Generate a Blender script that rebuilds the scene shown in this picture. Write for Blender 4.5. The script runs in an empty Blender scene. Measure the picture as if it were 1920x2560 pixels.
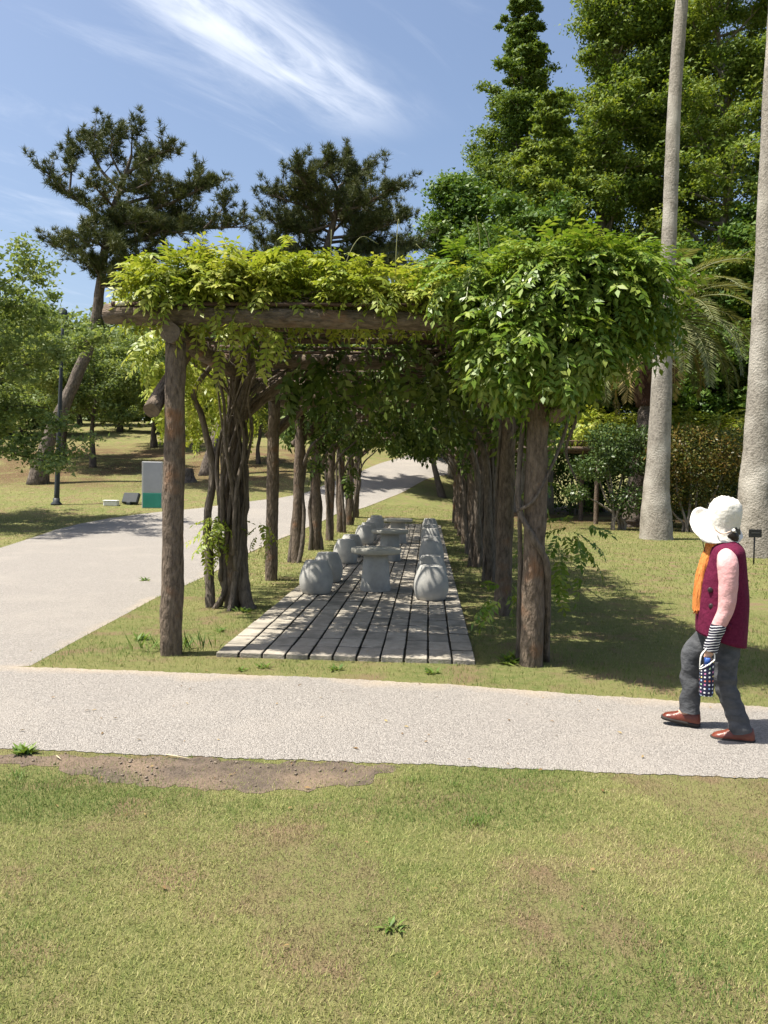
import bpy, bmesh, math, random
import numpy as np
from mathutils import Matrix, Vector
S = bpy.context.scene
COL = S.collection
rad = math.radians
# ------------------------------------------------------------------ camera
CAM = np.array([.79, 0., 1.69])
FPX = 1990.0                        # focal length in pixels of the 1920x2560 photograph
cd = bpy.data.cameras.new('camera'); cam = bpy.data.objects.new('camera', cd); COL.objects.link(cam)
cd.sensor_fit = 'VERTICAL'; cd.sensor_height = 36; cd.lens = 36*FPX/2560; cd.clip_start = .05; cd.clip_end = 3000
RM = Matrix.Rotation(rad(3.13), 3, 'Z') @ Matrix.Rotation(rad(90-2.39), 3, 'X') @ Matrix.Rotation(rad(1.0), 3, 'Z')
cam.matrix_world = Matrix.Translation(CAM) @ RM.to_4x4()
S.camera = cam
RN = np.array(RM)
# ------------------------------------------------------------------ light
SUN_EL = 66.5
SDX, SDY = 1.0, .22                 # ground direction in which shadows fall
w = bpy.data.worlds.new('World'); S.world = w; w.use_nodes = True
nt = w.node_tree; nt.nodes.clear()
def N(t, **k):
    n = nt.nodes.new(t)
    for a, b in k.items(): setattr(n, a, b)
    return n
out = N('ShaderNodeOutputWorld'); bg = N('ShaderNodeBackground'); bg.inputs['Strength'].default_value = .096
sky = N('ShaderNodeTexSky', sky_type='NISHITA', sun_disc=False)
sky.sun_elevation = rad(SUN_EL); sky.sun_rotation = math.atan2(-SDX, -SDY)
sky.altitude = 0; sky.air_density = 1.0; sky.dust_density = 2.8; sky.ozone_density = 1.3
# thin cirrus drifting in a high layer: direction projected on a plane above
tc = N('ShaderNodeTexCoord'); sep = N('ShaderNodeSeparateXYZ'); nt.links.new(tc.outputs['Generated'], sep.inputs[0])
def M(op, a, b=None, c=None):
    n = N('ShaderNodeMath', operation=op)
    for i, v in enumerate((a, b, c)):
        if v is None: continue
        if isinstance(v, (int, float)): n.inputs[i].default_value = v
        else: nt.links.new(v, n.inputs[i])
    return n.outputs[0]
zz = M('MAXIMUM', sep.outputs[2], .03)
px_ = M('DIVIDE', sep.outputs[0], zz); py_ = M('DIVIDE', sep.outputs[1], zz)
xs_ = M('ADD', px_, .49); ys_ = M('SUBTRACT', py_, 1.70)
ca_ = M('ADD', M('MULTIPLY', xs_, .504), M('MULTIPLY', ys_, .864))       # along the streak
cb_ = M('SUBTRACT', M('MULTIPLY', xs_, .864), M('MULTIPLY', ys_, .504))  # across it
def noise(vx, vy, sc, det, rough, dist=0.):
    cmb = N('ShaderNodeCombineXYZ'); nt.links.new(vx, cmb.inputs[0]); nt.links.new(vy, cmb.inputs[1])
    t = N('ShaderNodeTexNoise'); nt.links.new(cmb.outputs[0], t.inputs['Vector'])
    t.inputs['Scale'].default_value = sc; t.inputs['Detail'].default_value = det
    t.inputs['Roughness'].default_value = rough; t.inputs['Distortion'].default_value = dist
    return t.outputs['Fac']
def ramp(v, a, b):
    n = N('ShaderNodeMapRange', interpolation_type='SMOOTHSTEP'); nt.links.new(v, n.inputs[0])
    n.inputs[1].default_value = a; n.inputs[2].default_value = b
    return n.outputs[0]
nA = noise(M('MULTIPLY', ca_, 2.2), M('MULTIPLY', cb_, 9.0), 1.0, 7, .62, .5)     # fibres
nB = noise(M('MULTIPLY', ca_, 1.3), M('MULTIPLY', cb_, 3.2), 1.7, 5, .6, .3)
wob = M('MULTIPLY', M('SUBTRACT', nB, .5), .16)
band = ramp(M('ABSOLUTE', M('ADD', cb_, wob)), .22, .02)
fade = ramp(ca_, .86, .30)
streak = M('MULTIPLY', M('MULTIPLY', band, fade), ramp(nA, .22, .68))
nC = noise(M('MULTIPLY', ca_, 1.0), M('MULTIPLY', cb_, 2.6), 1.1, 8, .64, .8)
veil = M('MULTIPLY', ramp(nC, .50, .85), .34)
cl = M('MINIMUM', M('ADD', M('MULTIPLY', streak, .80), veil), .82)
cl = M('MULTIPLY', cl, ramp(sep.outputs[2], .02, .2))
mixc = N('ShaderNodeMix', data_type='RGBA'); nt.links.new(cl, mixc.inputs[0])
nt.links.new(sky.outputs[0], mixc.inputs[6]); mixc.inputs[7].default_value = (6.2, 6.5, 7.1, 1)
nt.links.new(mixc.outputs[2], bg.inputs[0]); nt.links.new(bg.outputs[0], out.inputs[0])
sd = bpy.data.lights.new('sun', 'SUN'); sd.energy = 5.0; sd.angle = rad(.53); sd.color = (1, .945, .84)
so = bpy.data.objects.new('sun', sd); COL.objects.link(so)
h_ = math.hypot(SDX, SDY)
so.rotation_euler = Vector((SDX/h_*math.cos(rad(SUN_EL)), SDY/h_*math.cos(rad(SUN_EL)), -math.sin(rad(SUN_EL)))).to_track_quat('-Z', 'Y').to_euler()
S.view_settings.view_transform = 'Standard'; S.view_settings.look = 'None'
S.view_settings.gamma = 1; S.view_settings.use_curve_mapping = False; S.view_settings.exposure = .98
S.cycles.max_bounces = 6; S.cycles.diffuse_bounces = 3; S.cycles.transmission_bounces = 3

# ------------------------------------------------------------------ helpers
def ray(px, py): return RN @ np.array([(px-960)/FPX, -(py-1280)/FPX, -1.])
def at(px, py, d): return CAM + ray(px, py)*d             # point of the photograph at camera depth d
def sst(a, b, x): t = np.clip((np.asarray(x, float)-a)/(b-a), 0, 1); return t*t*(3-2*t)
def terr(x, y):
    x = np.asarray(x, float); y = np.asarray(y, float)
    y0 = 26 + 5*sst(-7, 0, x) + 6*sst(0, 5, x) + 40*sst(4, 14, x)
    t = (y-y0)/3.0
    z = .14*3.0*np.logaddexp(0, np.clip(t, -30, 200))
    z = 13*np.tanh(z/13)
    return z + .10*sst(27, 40, y)*(np.sin(x*.55+1.3)*np.cos(y*.4)+.5*np.sin(x*.23+y*.31))*sst(3, -3, x)
def gp(px, py):
    d = ray(px, py); t = 1.5
    while t < 260:
        p = CAM+d*t
        if p[2] < terr(p[0], p[1]): break
        t += .25
    lo, hi = t-.25, t
    for _ in range(18):
        m = (lo+hi)/2; p = CAM+d*m
        if p[2] < terr(p[0], p[1]): hi = m
        else: lo = m
    p = CAM+d*hi; return np.array([p[0], p[1], float(terr(p[0], p[1]))])
def unit(v): v = np.asarray(v, float); return v/np.maximum(np.linalg.norm(v, axis=-1, keepdims=True), 1e-9)
def mesh_np(name, V, F, smooth=False):
    """mesh from vertex array and a list of (M,k) index arrays"""
    if isinstance(F, np.ndarray): F = [F]
    F = [np.asarray(f, dtype=np.int32) for f in F if len(f)]
    V = np.asarray(V, dtype=np.float32)
    me = bpy.data.meshes.new(name)
    nl = sum(f.size for f in F); nf = sum(len(f) for f in F)
    me.vertices.add(len(V)); me.vertices.foreach_set('co', V.ravel())
    me.loops.add(nl); me.loops.foreach_set('vertex_index', np.concatenate([f.ravel() for f in F]))
    me.polygons.add(nf)
    tot = np.concatenate([np.full(len(f), f.shape[1], np.int32) for f in F])
    st = np.zeros(nf, np.int32); st[1:] = np.cumsum(tot)[:-1]
    me.polygons.foreach_set('loop_start', st); me.polygons.foreach_set('loop_total', tot)
    if smooth: me.polygons.foreach_set('use_smooth', np.ones(nf, bool))
    me.update(); me.validate()
    return me
def obj(name, me, m=None, parent=None, loc=None, rot=None):
    o = bpy.data.objects.new(name, me); COL.objects.link(o)
    if m is not None and me is not None and not me.materials: me.materials.append(m)
    if parent is not None: o.parent = parent
    if loc is not None: o.location = Vector([float(c) for c in loc])
    if rot is not None: o.rotation_euler = rot
    return o
def tag(o, label, cat, group=None, kind=None):
    if label: o['label'] = label
    if cat: o['category'] = cat
    if group: o['group'] = group
    if kind: o['kind'] = kind
    return o
def thing(name, label, cat, loc=(0, 0, 0), rz=0, group=None):
    o = bpy.data.objects.new(name, None); COL.objects.link(o); o.empty_display_size = .2
    o.location = Vector([float(c) for c in loc]); o.rotation_euler = (0, 0, rz)
    return tag(o, label, cat, group)
class MB:                                                  # collects pieces of ONE mesh
    def __init__(s): s.V = []; s.F = {}; s.n = 0
    def add(s, V, F):
        V = np.asarray(V, float).reshape(-1, 3)
        for f in (F if isinstance(F, list) else [F]):
            f = np.asarray(f, dtype=np.int64)
            if len(f): s.F.setdefault(f.shape[1], []).append(f+s.n)
        s.V.append(V); s.n += len(V); return s
    def mesh(s, name, smooth=False):
        return mesh_np(name, np.concatenate(s.V), [np.concatenate(v) for v in s.F.values()], smooth)
def curve(P, n):
    P = np.asarray(P, float)
    if len(P) < 3:
        t = np.linspace(0, 1, n)[:, None]; return P[0]*(1-t)+P[-1]*t
    Q = np.vstack([2*P[0]-P[1], P, 2*P[-1]-P[-2]]); m = len(P)-1
    u = np.linspace(0, m-1e-9, n); i = u.astype(int); f = (u-i)[:, None]
    a, b, c, d = Q[i], Q[i+1], Q[i+2], Q[i+3]
    return .5*((2*b)+(-a+c)*f+(2*a-5*b+4*c-d)*f*f+(-a+3*b-3*c+d)*f**3)
def tube(P, R, n=None, sides=8, rough=0., seed=0, ell=None, cap=True, lump=3.):
    """swept tube through points P with radii R -> verts, [quads, fans]"""
    P = np.asarray(P, float); R = np.asarray(R, float)*np.ones(len(P))
    n = n or max(2, len(P)*3)
    C = curve(P, n); k = np.linspace(0, len(P)-1, n); r = np.interp(k, np.arange(len(P)), R)
    T = unit(np.gradient(C, axis=0))
    up = np.array([0, 0, 1.]) if abs(T[0, 2]) < .9 else np.array([0, 1., 0])
    U = np.zeros_like(C); u = unit(np.cross(up, T[0]))
    for i in range(n):
        u = unit(u-T[i]*np.dot(u, T[i])); U[i] = u
    W = np.cross(T, U)
    a = np.linspace(0, 2*np.pi, sides, endpoint=False)
    rr = r[:, None]*np.ones((n, sides))
    if rough:
        rs = np.random.RandomState(seed)
        arc = np.concatenate([[0], np.cumsum(np.linalg.norm(np.diff(C, axis=0), axis=1))])
        d = rs.normal(0, .55, (n, sides))
        for q in range(3):
            d += np.sin(a[None, :]*rs.randint(1, 5)+rs.rand()*6.3+np.sin(arc*lump*rs.uniform(.6, 1.5)+rs.rand()*6)[:, None]*2)*.8
        rr = rr*(1+rough*d*.4)
    e = (1, 1) if ell is None else ell
    V = C[:, None]+rr[..., None]*(np.cos(a)[None, :, None]*U[:, None]*e[0]+np.sin(a)[None, :, None]*W[:, None]*e[1])
    i = np.arange(n-1)[:, None]*sides; j = np.arange(sides)[None]; j2 = (j+1) % sides
    Q = np.stack([i+j, i+j2, i+sides+j2, i+sides+j], -1).reshape(-1, 4)
    V = V.reshape(-1, 3); F = [Q]
    if cap:
        b = np.array([[len(V), (q+1) % sides, q] for q in range(sides)]); o_ = (n-1)*sides
        t = np.array([[len(V)+1, o_+q, o_+(q+1) % sides] for q in range(sides)])
        V = np.vstack([V, C[0], C[-1]]); F.append(np.vstack([b, t]))
    return V, F
def box(sx, sy, sz, c=(0, 0, 0), bev=0.):
    bm = bmesh.new(); bmesh.ops.create_cube(bm, size=1)
    for v in bm.verts: v.co = Vector((v.co.x*sx+c[0], v.co.y*sy+c[1], v.co.z*sz+c[2]))
    if bev: bmesh.ops.bevel(bm, geom=bm.edges[:], offset=bev, segments=1, affect='EDGES')
    me = bpy.data.meshes.new('box'); bm.to_mesh(me); bm.free(); return me
def lathe(prof, sides=32, wob=None):
    prof = np.asarray(prof, float); a = np.linspace(0, 2*np.pi, sides, endpoint=False)
    V = np.stack([prof[:, None, 0]*np.cos(a), prof[:, None, 0]*np.sin(a), prof[:, None, 1]*np.ones(sides)], -1).reshape(-1, 3)
    n = len(prof); i = np.arange(n-1)[:, None]*sides; j = np.arange(sides)[None]; j2 = (j+1) % sides
    return V, [np.stack([i+j, i+j2, i+sides+j2, i+sides+j], -1).reshape(-1, 4)]
def diamonds(P, D, Nn, L, Wd, fold=.12):
    """folded leaf blades: base P, direction D, normal Nn"""
    D = unit(D); Sd = unit(np.cross(D, Nn)); Nn = np.cross(Sd, D)
    L = np.asarray(L)[:, None]; Wd = np.asarray(Wd)[:, None]
    m = P+D*L*.45+Nn*Wd*fold
    V = np.stack([P, m+Sd*Wd*.5, P+D*L-Nn*L*.08, m-Sd*Wd*.5], 1).reshape(-1, 3)
    return V, np.arange(len(P)*4).reshape(-1, 4)
def inpoly(x, y, poly):
    x = np.asarray(x); c = np.zeros(x.shape, bool); n = len(poly)
    for i in range(n):
        x1, y1 = poly[i][:2]; x2, y2 = poly[(i+1) % n][:2]
        if y1 == y2: continue
        c ^= ((y1 > y) != (y2 > y)) & (x < (x2-x1)*(y-y1)/(y2-y1)+x1)
    return c
# ------------------------------------------------------------------ materials
def nodes(name):
    m = bpy.data.materials.new(name); m.use_nodes = True; t = m.node_tree; t.nodes.clear()
    def nd(k, **kw):
        n = t.nodes.new(k)
        for a, b in kw.items(): setattr(n, a, b)
        return n
    return m, t, nd
def rgba(c): return (c[0], c[1], c[2], 1)
def pmat(name, c1, c2, scale=6., rough=.8, bump=.0, bscale=30., stretch=(1, 1, 1), detail=6, c3=None, scale3=1.5, thr=(.52, .68), contrast=(.3, .7), spec=.3, bdist=.02, vor=None, tone=0.):
    """two-tone noise, optional third patchy tone, bump"""
    m, t, nd = nodes(name); L = t.links.new
    o = nd('ShaderNodeOutputMaterial'); p = nd('ShaderNodeBsdfPrincipled'); L(p.outputs[0], o.inputs[0])
    p.inputs['Roughness'].default_value = rough; p.inputs['Specular IOR Level'].default_value = spec
    tcn = nd('ShaderNodeTexCoord'); oi = nd('ShaderNodeObjectInfo'); mp = nd('ShaderNodeMapping')
    mu = nd('ShaderNodeVectorMath', operation='SCALE'); mu.inputs[0].default_value = (37, 53, 29); L(oi.outputs['Random'], mu.inputs['Scale'])
    ad = nd('ShaderNodeVectorMath', operation='ADD'); L(tcn.outputs['Object'], ad.inputs[0]); L(mu.outputs[0], ad.inputs[1])
    L(ad.outputs[0], mp.inputs[0]); mp.inputs['Scale'].default_value = stretch
    n1 = nd('ShaderNodeTexNoise'); L(mp.outputs[0], n1.inputs['Vector']); n1.inputs['Scale'].default_value = scale; n1.inputs['Detail'].default_value = detail; n1.inputs['Roughness'].default_value = .65
    r1 = nd('ShaderNodeMapRange'); L(n1.outputs['Fac'], r1.inputs[0]); r1.inputs[1].default_value, r1.inputs[2].default_value = contrast
    mx = nd('ShaderNodeMix', data_type='RGBA'); L(r1.outputs[0], mx.inputs[0]); mx.inputs[6].default_value = rgba(c1); mx.inputs[7].default_value = rgba(c2)
    col = mx.outputs[2]
    if c3 is not None:
        n3 = nd('ShaderNodeTexNoise'); L(ad.outputs[0], n3.inputs['Vector']); n3.inputs['Scale'].default_value = scale3; n3.inputs['Detail'].default_value = 5
        r3 = nd('ShaderNodeMapRange'); L(n3.outputs['Fac'], r3.inputs[0]); r3.inputs[1].default_value, r3.inputs[2].default_value = thr
        m3 = nd('ShaderNodeMix', data_type='RGBA'); L(r3.outputs[0], m3.inputs[0]); L(col, m3.inputs[6]); m3.inputs[7].default_value = rgba(c3); col = m3.outputs[2]
    if tone:
        hs = nd('ShaderNodeHueSaturation'); mt = nd('ShaderNodeMath', operation='MULTIPLY_ADD'); L(oi.outputs['Random'], mt.inputs[0]); mt.inputs[1].default_value = tone; mt.inputs[2].default_value = 1-tone/2; L(mt.outputs[0], hs.inputs['Value']); L(col, hs.inputs['Color']); col = hs.outputs[0]
    L(col, p.inputs['Base Color'])
    if bump:
        if vor:
            nb = nd('ShaderNodeTexVoronoi'); L(mp.outputs[0], nb.inputs['Vector']); nb.inputs['Scale'].default_value = vor; hsrc = nb.outputs['Distance']
        else:
            nb = nd('ShaderNodeTexNoise'); L(mp.outputs[0], nb.inputs['Vector']); nb.inputs['Scale'].default_value = bscale; nb.inputs['Detail'].default_value = 8; hsrc = nb.outputs['Fac']
        b = nd('ShaderNodeBump'); L(hsrc, b.inputs['Height']); b.inputs['Strength'].default_value = bump; b.inputs['Distance'].default_value = bdist
        L(b.outputs[0], p.inputs['Normal'])
    return m
def leafmat(name, c1, c2, c3, trans=.35, rough=.5, patch=.5, tint=(1.25, 1.15, .55)):
    """leaves: colour differs from leaf to leaf, light shines through"""
    m, t, nd = nodes(name); L = t.links.new
    o = nd('ShaderNodeOutputMaterial'); p = nd('ShaderNodeBsdfPrincipled'); p.inputs['Roughness'].default_value = rough; p.inputs['Specular IOR Level'].default_value = .25
    g = nd('ShaderNodeNewGeometry'); tcn = nd('ShaderNodeTexCoord')
    n1 = nd('ShaderNodeTexNoise'); L(tcn.outputs['Object'], n1.inputs['Vector']); n1.inputs['Scale'].default_value = patch; n1.inputs['Detail'].default_value = 3
    a = nd('ShaderNodeMath', operation='MULTIPLY_ADD'); L(g.outputs['Random Per Island'], a.inputs[0]); a.inputs[1].default_value = .62
    s_ = nd('ShaderNodeMath', operation='SUBTRACT'); L(n1.outputs['Fac'], s_.inputs[0]); s_.inputs[1].default_value = .31
    L(s_.outputs[0], a.inputs[2])
    r = nd('ShaderNodeValToRGB'); L(a.outputs[0], r.inputs[0]); e = r.color_ramp.elements
    e[0].position = .1; e[0].color = rgba(c1); e[1].position = .9; e[1].color = rgba(c3); k = e.new(.5); k.color = rgba(c2)
    L(r.outputs[0], p.inputs['Base Color'])
    tr = nd('ShaderNodeBsdfTranslucent'); mm = nd('ShaderNodeMix', data_type='RGBA', blend_type='MULTIPLY'); mm.inputs[0].default_value = 1
    L(r.outputs[0], mm.inputs[6]); mm.inputs[7].default_value = rgba(tint); L(mm.outputs[2], tr.inputs[0])
    ms = nd('ShaderNodeMixShader'); ms.inputs[0].default_value = trans; L(p.outputs[0], ms.inputs[1]); L(tr.outputs[0], ms.inputs[2]); L(ms.outputs[0], o.inputs[0])
    return m
# ------------------------------------------------------------------ ground, road, path
def lawn_material():
    m, t, nd = nodes('lawn'); L = t.links.new
    o = nd('ShaderNodeOutputMaterial'); p = nd('ShaderNodeBsdfPrincipled'); L(p.outputs[0], o.inputs[0]); p.inputs['Roughness'].default_value = .9; p.inputs['Specular IOR Level'].default_value = .1
    tcn = nd('ShaderNodeTexCoord')
    def nz(sc, det=6):
        n = nd('ShaderNodeTexNoise'); L(tcn.outputs['Object'], n.inputs['Vector']); n.inputs['Scale'].default_value = sc; n.inputs['Detail'].default_value = det; n.inputs['Roughness'].default_value = .62; return n.outputs['Fac']
    def mr(v, a, b):
        r = nd('ShaderNodeMapRange'); L(v, r.inputs[0]); r.inputs[1].default_value = a; r.inputs[2].default_value = b; return r.outputs[0]
    def mix(f, a, b):
        x = nd('ShaderNodeMix', data_type='RGBA'); L(f, x.inputs[0])
        for i, v in ((6, a), (7, b)):
            if isinstance(v, tuple): x.inputs[i].default_value = rgba(v)
            else: L(v, x.inputs[i])
        return x.outputs[2]
    c = mix(mr(nz(.55), .36, .64), (.095, .135, .034), (.20, .195, .075))
    c = mix(mr(nz(9), .35, .7), c, (.215, .20, .085))
    c = mix(mr(nz(2.1, 4), .50, .66), c, (.21, .15, .090))
    at_ = nd('ShaderNodeAttribute', attribute_name='litter'); ml_ = nd('ShaderNodeMath', operation='MULTIPLY'); L(at_.outputs['Fac'], ml_.inputs[0]); L(mr(nz(.5, 6), .36, .54), ml_.inputs[1])
    c = mix(ml_.outputs[0], c, (.135, .085, .05))
    c = mix(mr(nz(120, 3), .45, .8), c, (.075, .075, .025))
    L(c, p.inputs['Base Color'])
    b = nd('ShaderNodeBump'); b.inputs['Strength'].default_value = .9; b.inputs['Distance'].default_value = .03; L(nz(60, 8), b.inputs['Height']); L(b.outputs[0], p.inputs['Normal'])
    return m
LAWN = lawn_material()
xs = np.unique(np.concatenate([np.linspace(-400, -40, 25), np.arange(-40, -24, 1.), np.arange(-24, 16.1, .5), np.arange(17, 40.1, 1.), np.linspace(40, 400, 25)]))
ys = np.unique(np.concatenate([np.linspace(-300, -10, 15), np.arange(-10, 4, 2.), np.arange(4, 60.1, .5), np.arange(61, 90.1, 1.), np.linspace(90, 500, 40)]))
gx, gy = np.meshgrid(xs, ys); V = np.stack([gx, gy, terr(gx, gy)], -1).reshape(-1, 3)
nx, ny = len(xs), len(ys); ii = (np.arange(ny-1)[:, None]*nx+np.arange(nx-1)[None]).ravel()
o = obj('lawn_ground', mesh_np('lawn_ground', V, np.stack([ii, ii+1, ii+nx+1, ii+nx], 1), True), LAWN); o['kind'] = 'structure'
lt = (sst(31.5, 36, V[:, 1])*sst(58, 47, V[:, 1])*sst(-4, -7, V[:, 0])+sst(26, 30, V[:, 1])*sst(60, 50, V[:, 1])*sst(2.5, 4, V[:, 0])).astype(np.float32); o.data.attributes.new('litter', 'FLOAT', 'POINT').data.foreach_set('value', lt)

def path_material():
    m, t, nd = nodes('path_asphalt'); L = t.links.new
    o = nd('ShaderNodeOutputMaterial'); p = nd('ShaderNodeBsdfPrincipled'); L(p.outputs[0], o.inputs[0]); p.inputs['Roughness'].default_value = .88; p.inputs['Specular IOR Level'].default_value = .2
    tcn = nd('ShaderNodeTexCoord')
    def nz(sc, det=6, r=.6):
        n = nd('ShaderNodeTexNoise'); L(tcn.outputs['Object'], n.inputs['Vector']); n.inputs['Scale'].default_value = sc; n.inputs['Detail'].default_value = det; n.inputs['Roughness'].default_value = r; return n.outputs['Fac']
    v = nd('ShaderNodeTexVoronoi'); L(tcn.outputs['Object'], v.inputs['Vector']); v.inputs['Scale'].default_value = 120
    v2 = nd('ShaderNodeTexVoronoi'); L(tcn.outputs['Object'], v2.inputs['Vector']); v2.inputs['Scale'].default_value = 38
    sp = nd('ShaderNodeSeparateXYZ'); L(v.outputs['Color'], sp.inputs[0])
    r = nd('ShaderNodeValToRGB'); L(sp.outputs[0], r.inputs[0]); e = r.color_ramp.elements
    e[0].position = 0; e[0].color = (.195, .178, .160, 1); e[1].position = 1; e[1].color = (.36, .333, .302, 1); k = e.new(.5); k.color = (.278, .256, .231, 1)
    def mix(f, a, b, lo, hi):
        mr = nd('ShaderNodeMapRange'); L(f, mr.inputs[0]); mr.inputs[1].default_value = lo; mr.inputs[2].default_value = hi
        x = nd('ShaderNodeMix', data_type='RGBA'); L(mr.outputs[0], x.inputs[0]); L(a, x.inputs[6]); x.inputs[7].default_value = rgba(b); return x.outputs[2]
    c = mix(nz(.7, 5), r.outputs[0], (.36, .325, .285), .50, .95)
    c = mix(nz(2.3, 6), c, (.22, .205, .19), .58, 1.1)
    c = mix(nz(14, 4), c, (.16, .15, .14), .62, 1.0)
    at_ = nd('ShaderNodeAttribute', attribute_name='drift'); mu_ = nd('ShaderNodeMath', operation='MULTIPLY'); L(nz(1.3, 7), mu_.inputs[0]); L(at_.outputs['Fac'], mu_.inputs[1])
    c = mix(mu_.outputs[0], c, (.48, .385, .27), .30, .80)
    L(c, p.inputs['Base Color'])
    b = nd('ShaderNodeBump'); b.inputs['Strength'].default_value = 1; b.inputs['Distance'].default_value = .009; L(v.outputs['Distance'], b.inputs['Height']); b.invert = True
    b2 = nd('ShaderNodeBump'); b2.inputs['Strength'].default_value = .7; b2.inputs['Distance'].default_value = .012; L(nz(45, 4), b2.inputs['Height']); L(b.outputs[0], b2.inputs['Normal'])
    L(b2.outputs[0], p.inputs['Normal'])
    return m
PATH = path_material()
wv = lambda s, a=.006: a*(1.5*math.sin(s*1.3+1)+math.sin(s*5.1+2)+.8*math.sin(s*13.7)+.9*math.sin(s*29.1+1)+.8*math.sin(s*61.))
def strip(name, A, B, dz, nu, nv):
    A = np.asarray(A, float)[:, :2]; B = np.asarray(B, float)[:, :2]
    def res(P):
        k = np.linspace(0, len(P)-1, nu); return np.stack([np.interp(k, np.arange(len(P)), P[:, 0]), np.interp(k, np.arange(len(P)), P[:, 1])], 1)
    a, b = res(A), res(B); f = np.linspace(0, 1, nv)[None, :, None]
    P = a[:, None]*(1-f)+b[:, None]*f
    for i in range(nu):
        P[i, 0, 1] += wv(P[i, 0, 0]*1.7+P[i, 0, 1]); P[i, -1, 1] += wv(P[i, -1, 0]*1.9+P[i, -1, 1]+5)
    V = np.concatenate([P, (terr(P[..., 0], P[..., 1])+dz+.012*sst(12, 20, P[..., 1]))[..., None]], -1).reshape(-1, 3)
    q = (np.arange(nu-1)[:, None]*nv+np.arange(nv-1)[None]).ravel()
    me = mesh_np(name, V, np.stack([q, q+nv, q+nv+1, q+1], 1), True)
    at_ = me.attributes.new('drift', 'FLOAT', 'POINT'); ff = np.linspace(0, 1, nv); dr = np.maximum(np.clip((ff-.70)/.30, 0, 1), np.clip((.06-ff)/.06, 0, 1)*.6) if name == 'cross_path' else np.clip((.10-ff)/.10, 0, 1)*.8
    at_.data.foreach_set('value', np.tile(dr, nu).astype(np.float32))
    o = obj(name, me, PATH); o['kind'] = 'structure'
    return np.concatenate([P[:, 0], P[::-1, -1]])
Rpx = [(70, 1668), (231, 1580), (393, 1493), (460, 1465), (536, 1430), (624, 1382), (703, 1347), (776, 1316), (840, 1286), (910, 1270), (975, 1244), (1065, 1199), (1125, 1186), (1190, 1165)]
Lpx = [(0, 1371), (60, 1352), (140, 1325), (200, 1310), (278, 1296), (350, 1286), (415, 1279), (500, 1271), (600, 1258), (694, 1246), (760, 1234), (838, 1203), (929, 1167), (1020, 1138)]
Rw = [gp(*p) for p in Rpx]; Lw = [gp(*p) for p in Lpx]
Rr = [np.array([-30, 6.75, 0])] + [np.array([-9, 6.75, 0])] + Rw; Ll = [np.array([-32, 15.5, 0]), np.array([-15, 16.3, 0])] + Lw
ROADP = strip('park_road', Rr, Ll, .002, 260, 24)
far = [(-40, 6.72), (-9, 6.72)] + [tuple(gp(*p)[:2]) for p in [(70, 1668), (300, 1676), (555, 1687), (810, 1695), (1111, 1711), (1423, 1736), (1713, 1754), (1920, 1768)]] + [(8, 6.0), (40, 4.5)]
near = [(-40, 4.75), (-9, 4.7)] + [tuple(gp(*p)[:2]) for p in [(0, 1871), (300, 1884), (555, 1895), (810, 1905), (1111, 1915), (1423, 1927), (1713, 1940), (1920, 1948)]] + [(8, 4.4), (40, 3.0)]
CROSSP = strip('cross_path', near, far, .0045, 700, 24)
# trodden bare soil beside the path
SOILP = [gp(*p)[:2] for p in [(-120, 1888), (60, 1884), (200, 1893), (420, 1893), (640, 1905), (850, 1908), (1010, 1916), (960, 1935), (900, 1962), (780, 1975), (640, 1980), (470, 1972), (330, 1962), (200, 1940), (90, 1912), (-120, 1908)]]
SOIL = pmat('bare_soil', (.062, .048, .037), (.14, .107, .080), 14, .95, 1., 50, c3=(.22, .158, .108), scale3=2.4, thr=(.42, .85), bdist=.02)
SOILP = [p for i in range(len(SOILP)) for p in [SOILP[i]*(1-f)+SOILP[(i+1) % len(SOILP)]*f for f in np.linspace(0, 1, 9)[:-1]]]
SOILP = [p+.022*np.array([math.sin(p[0]*31+p[1]*17), math.sin(p[0]*23+1)+.8*math.sin(p[0]*57+2)+.5*math.sin(p[0]*9)]) for p in SOILP]
PP = np.array(SOILP); cn = PP.mean(0)
bm = bmesh.new(); vs = [bm.verts.new((p[0], p[1], .0022)) for p in PP]; bm.faces.new(vs); bmesh.ops.triangulate(bm, faces=bm.faces[:])
me = bpy.data.meshes.new('bare_soil'); bm.to_mesh(me); bm.free()
o = obj('bare_soil_patch', me, SOIL); o['kind'] = 'structure'
# ------------------------------------------------------------------ deck of concrete sleepers
CONC = pmat('deck_concrete', (.265, .235, .19), (.385, .348, .29), 11, .9, .9, 55, (1, 1, 1), c3=(.17, .155, .125), scale3=3, thr=(.48, .72), bdist=.012, tone=.28)
deck = thing('paved_deck', 'rectangular paving of grey concrete blocks under the pergola', 'paving', (.05, 7.26, 0))
JOINT = pmat('joint_soil', (.035, .032, .025), (.07, .06, .04), 30, .95)
NC, NR, PX, PY = 11, 49, .2205, .413
rs = random.Random(3)
def block(seed):
    r = np.random.RandomState(seed); bm = bmesh.new(); bmesh.ops.create_cube(bm, size=1)
    for v in bm.verts: v.co = Vector((v.co.x*(PX-.019)+r.uniform(-.002, .002), v.co.y*(PY-.030)+r.uniform(-.002, .002), v.co.z*.07-.035+r.uniform(-.002, .002)))
    bmesh.ops.bevel(bm, geom=[e for e in bm.edges], offset=.006, segments=1, affect='EDGES')
    me = bpy.data.meshes.new('block'); bm.to_mesh(me); bm.free(); return me
BL = [block(i) for i in range(6)]
for q_, b in enumerate(BL):
    b.materials.append(CONC); b.materials.append(JOINT)
    for p in b.polygons:
        if p.normal.z < .6: p.material_index = 1
        if q_ >= 4 and p.normal.y < -.5: p.material_index = 0          # blocks of the front row show a clean front face
rest = MB(); cnt = 0
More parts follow.
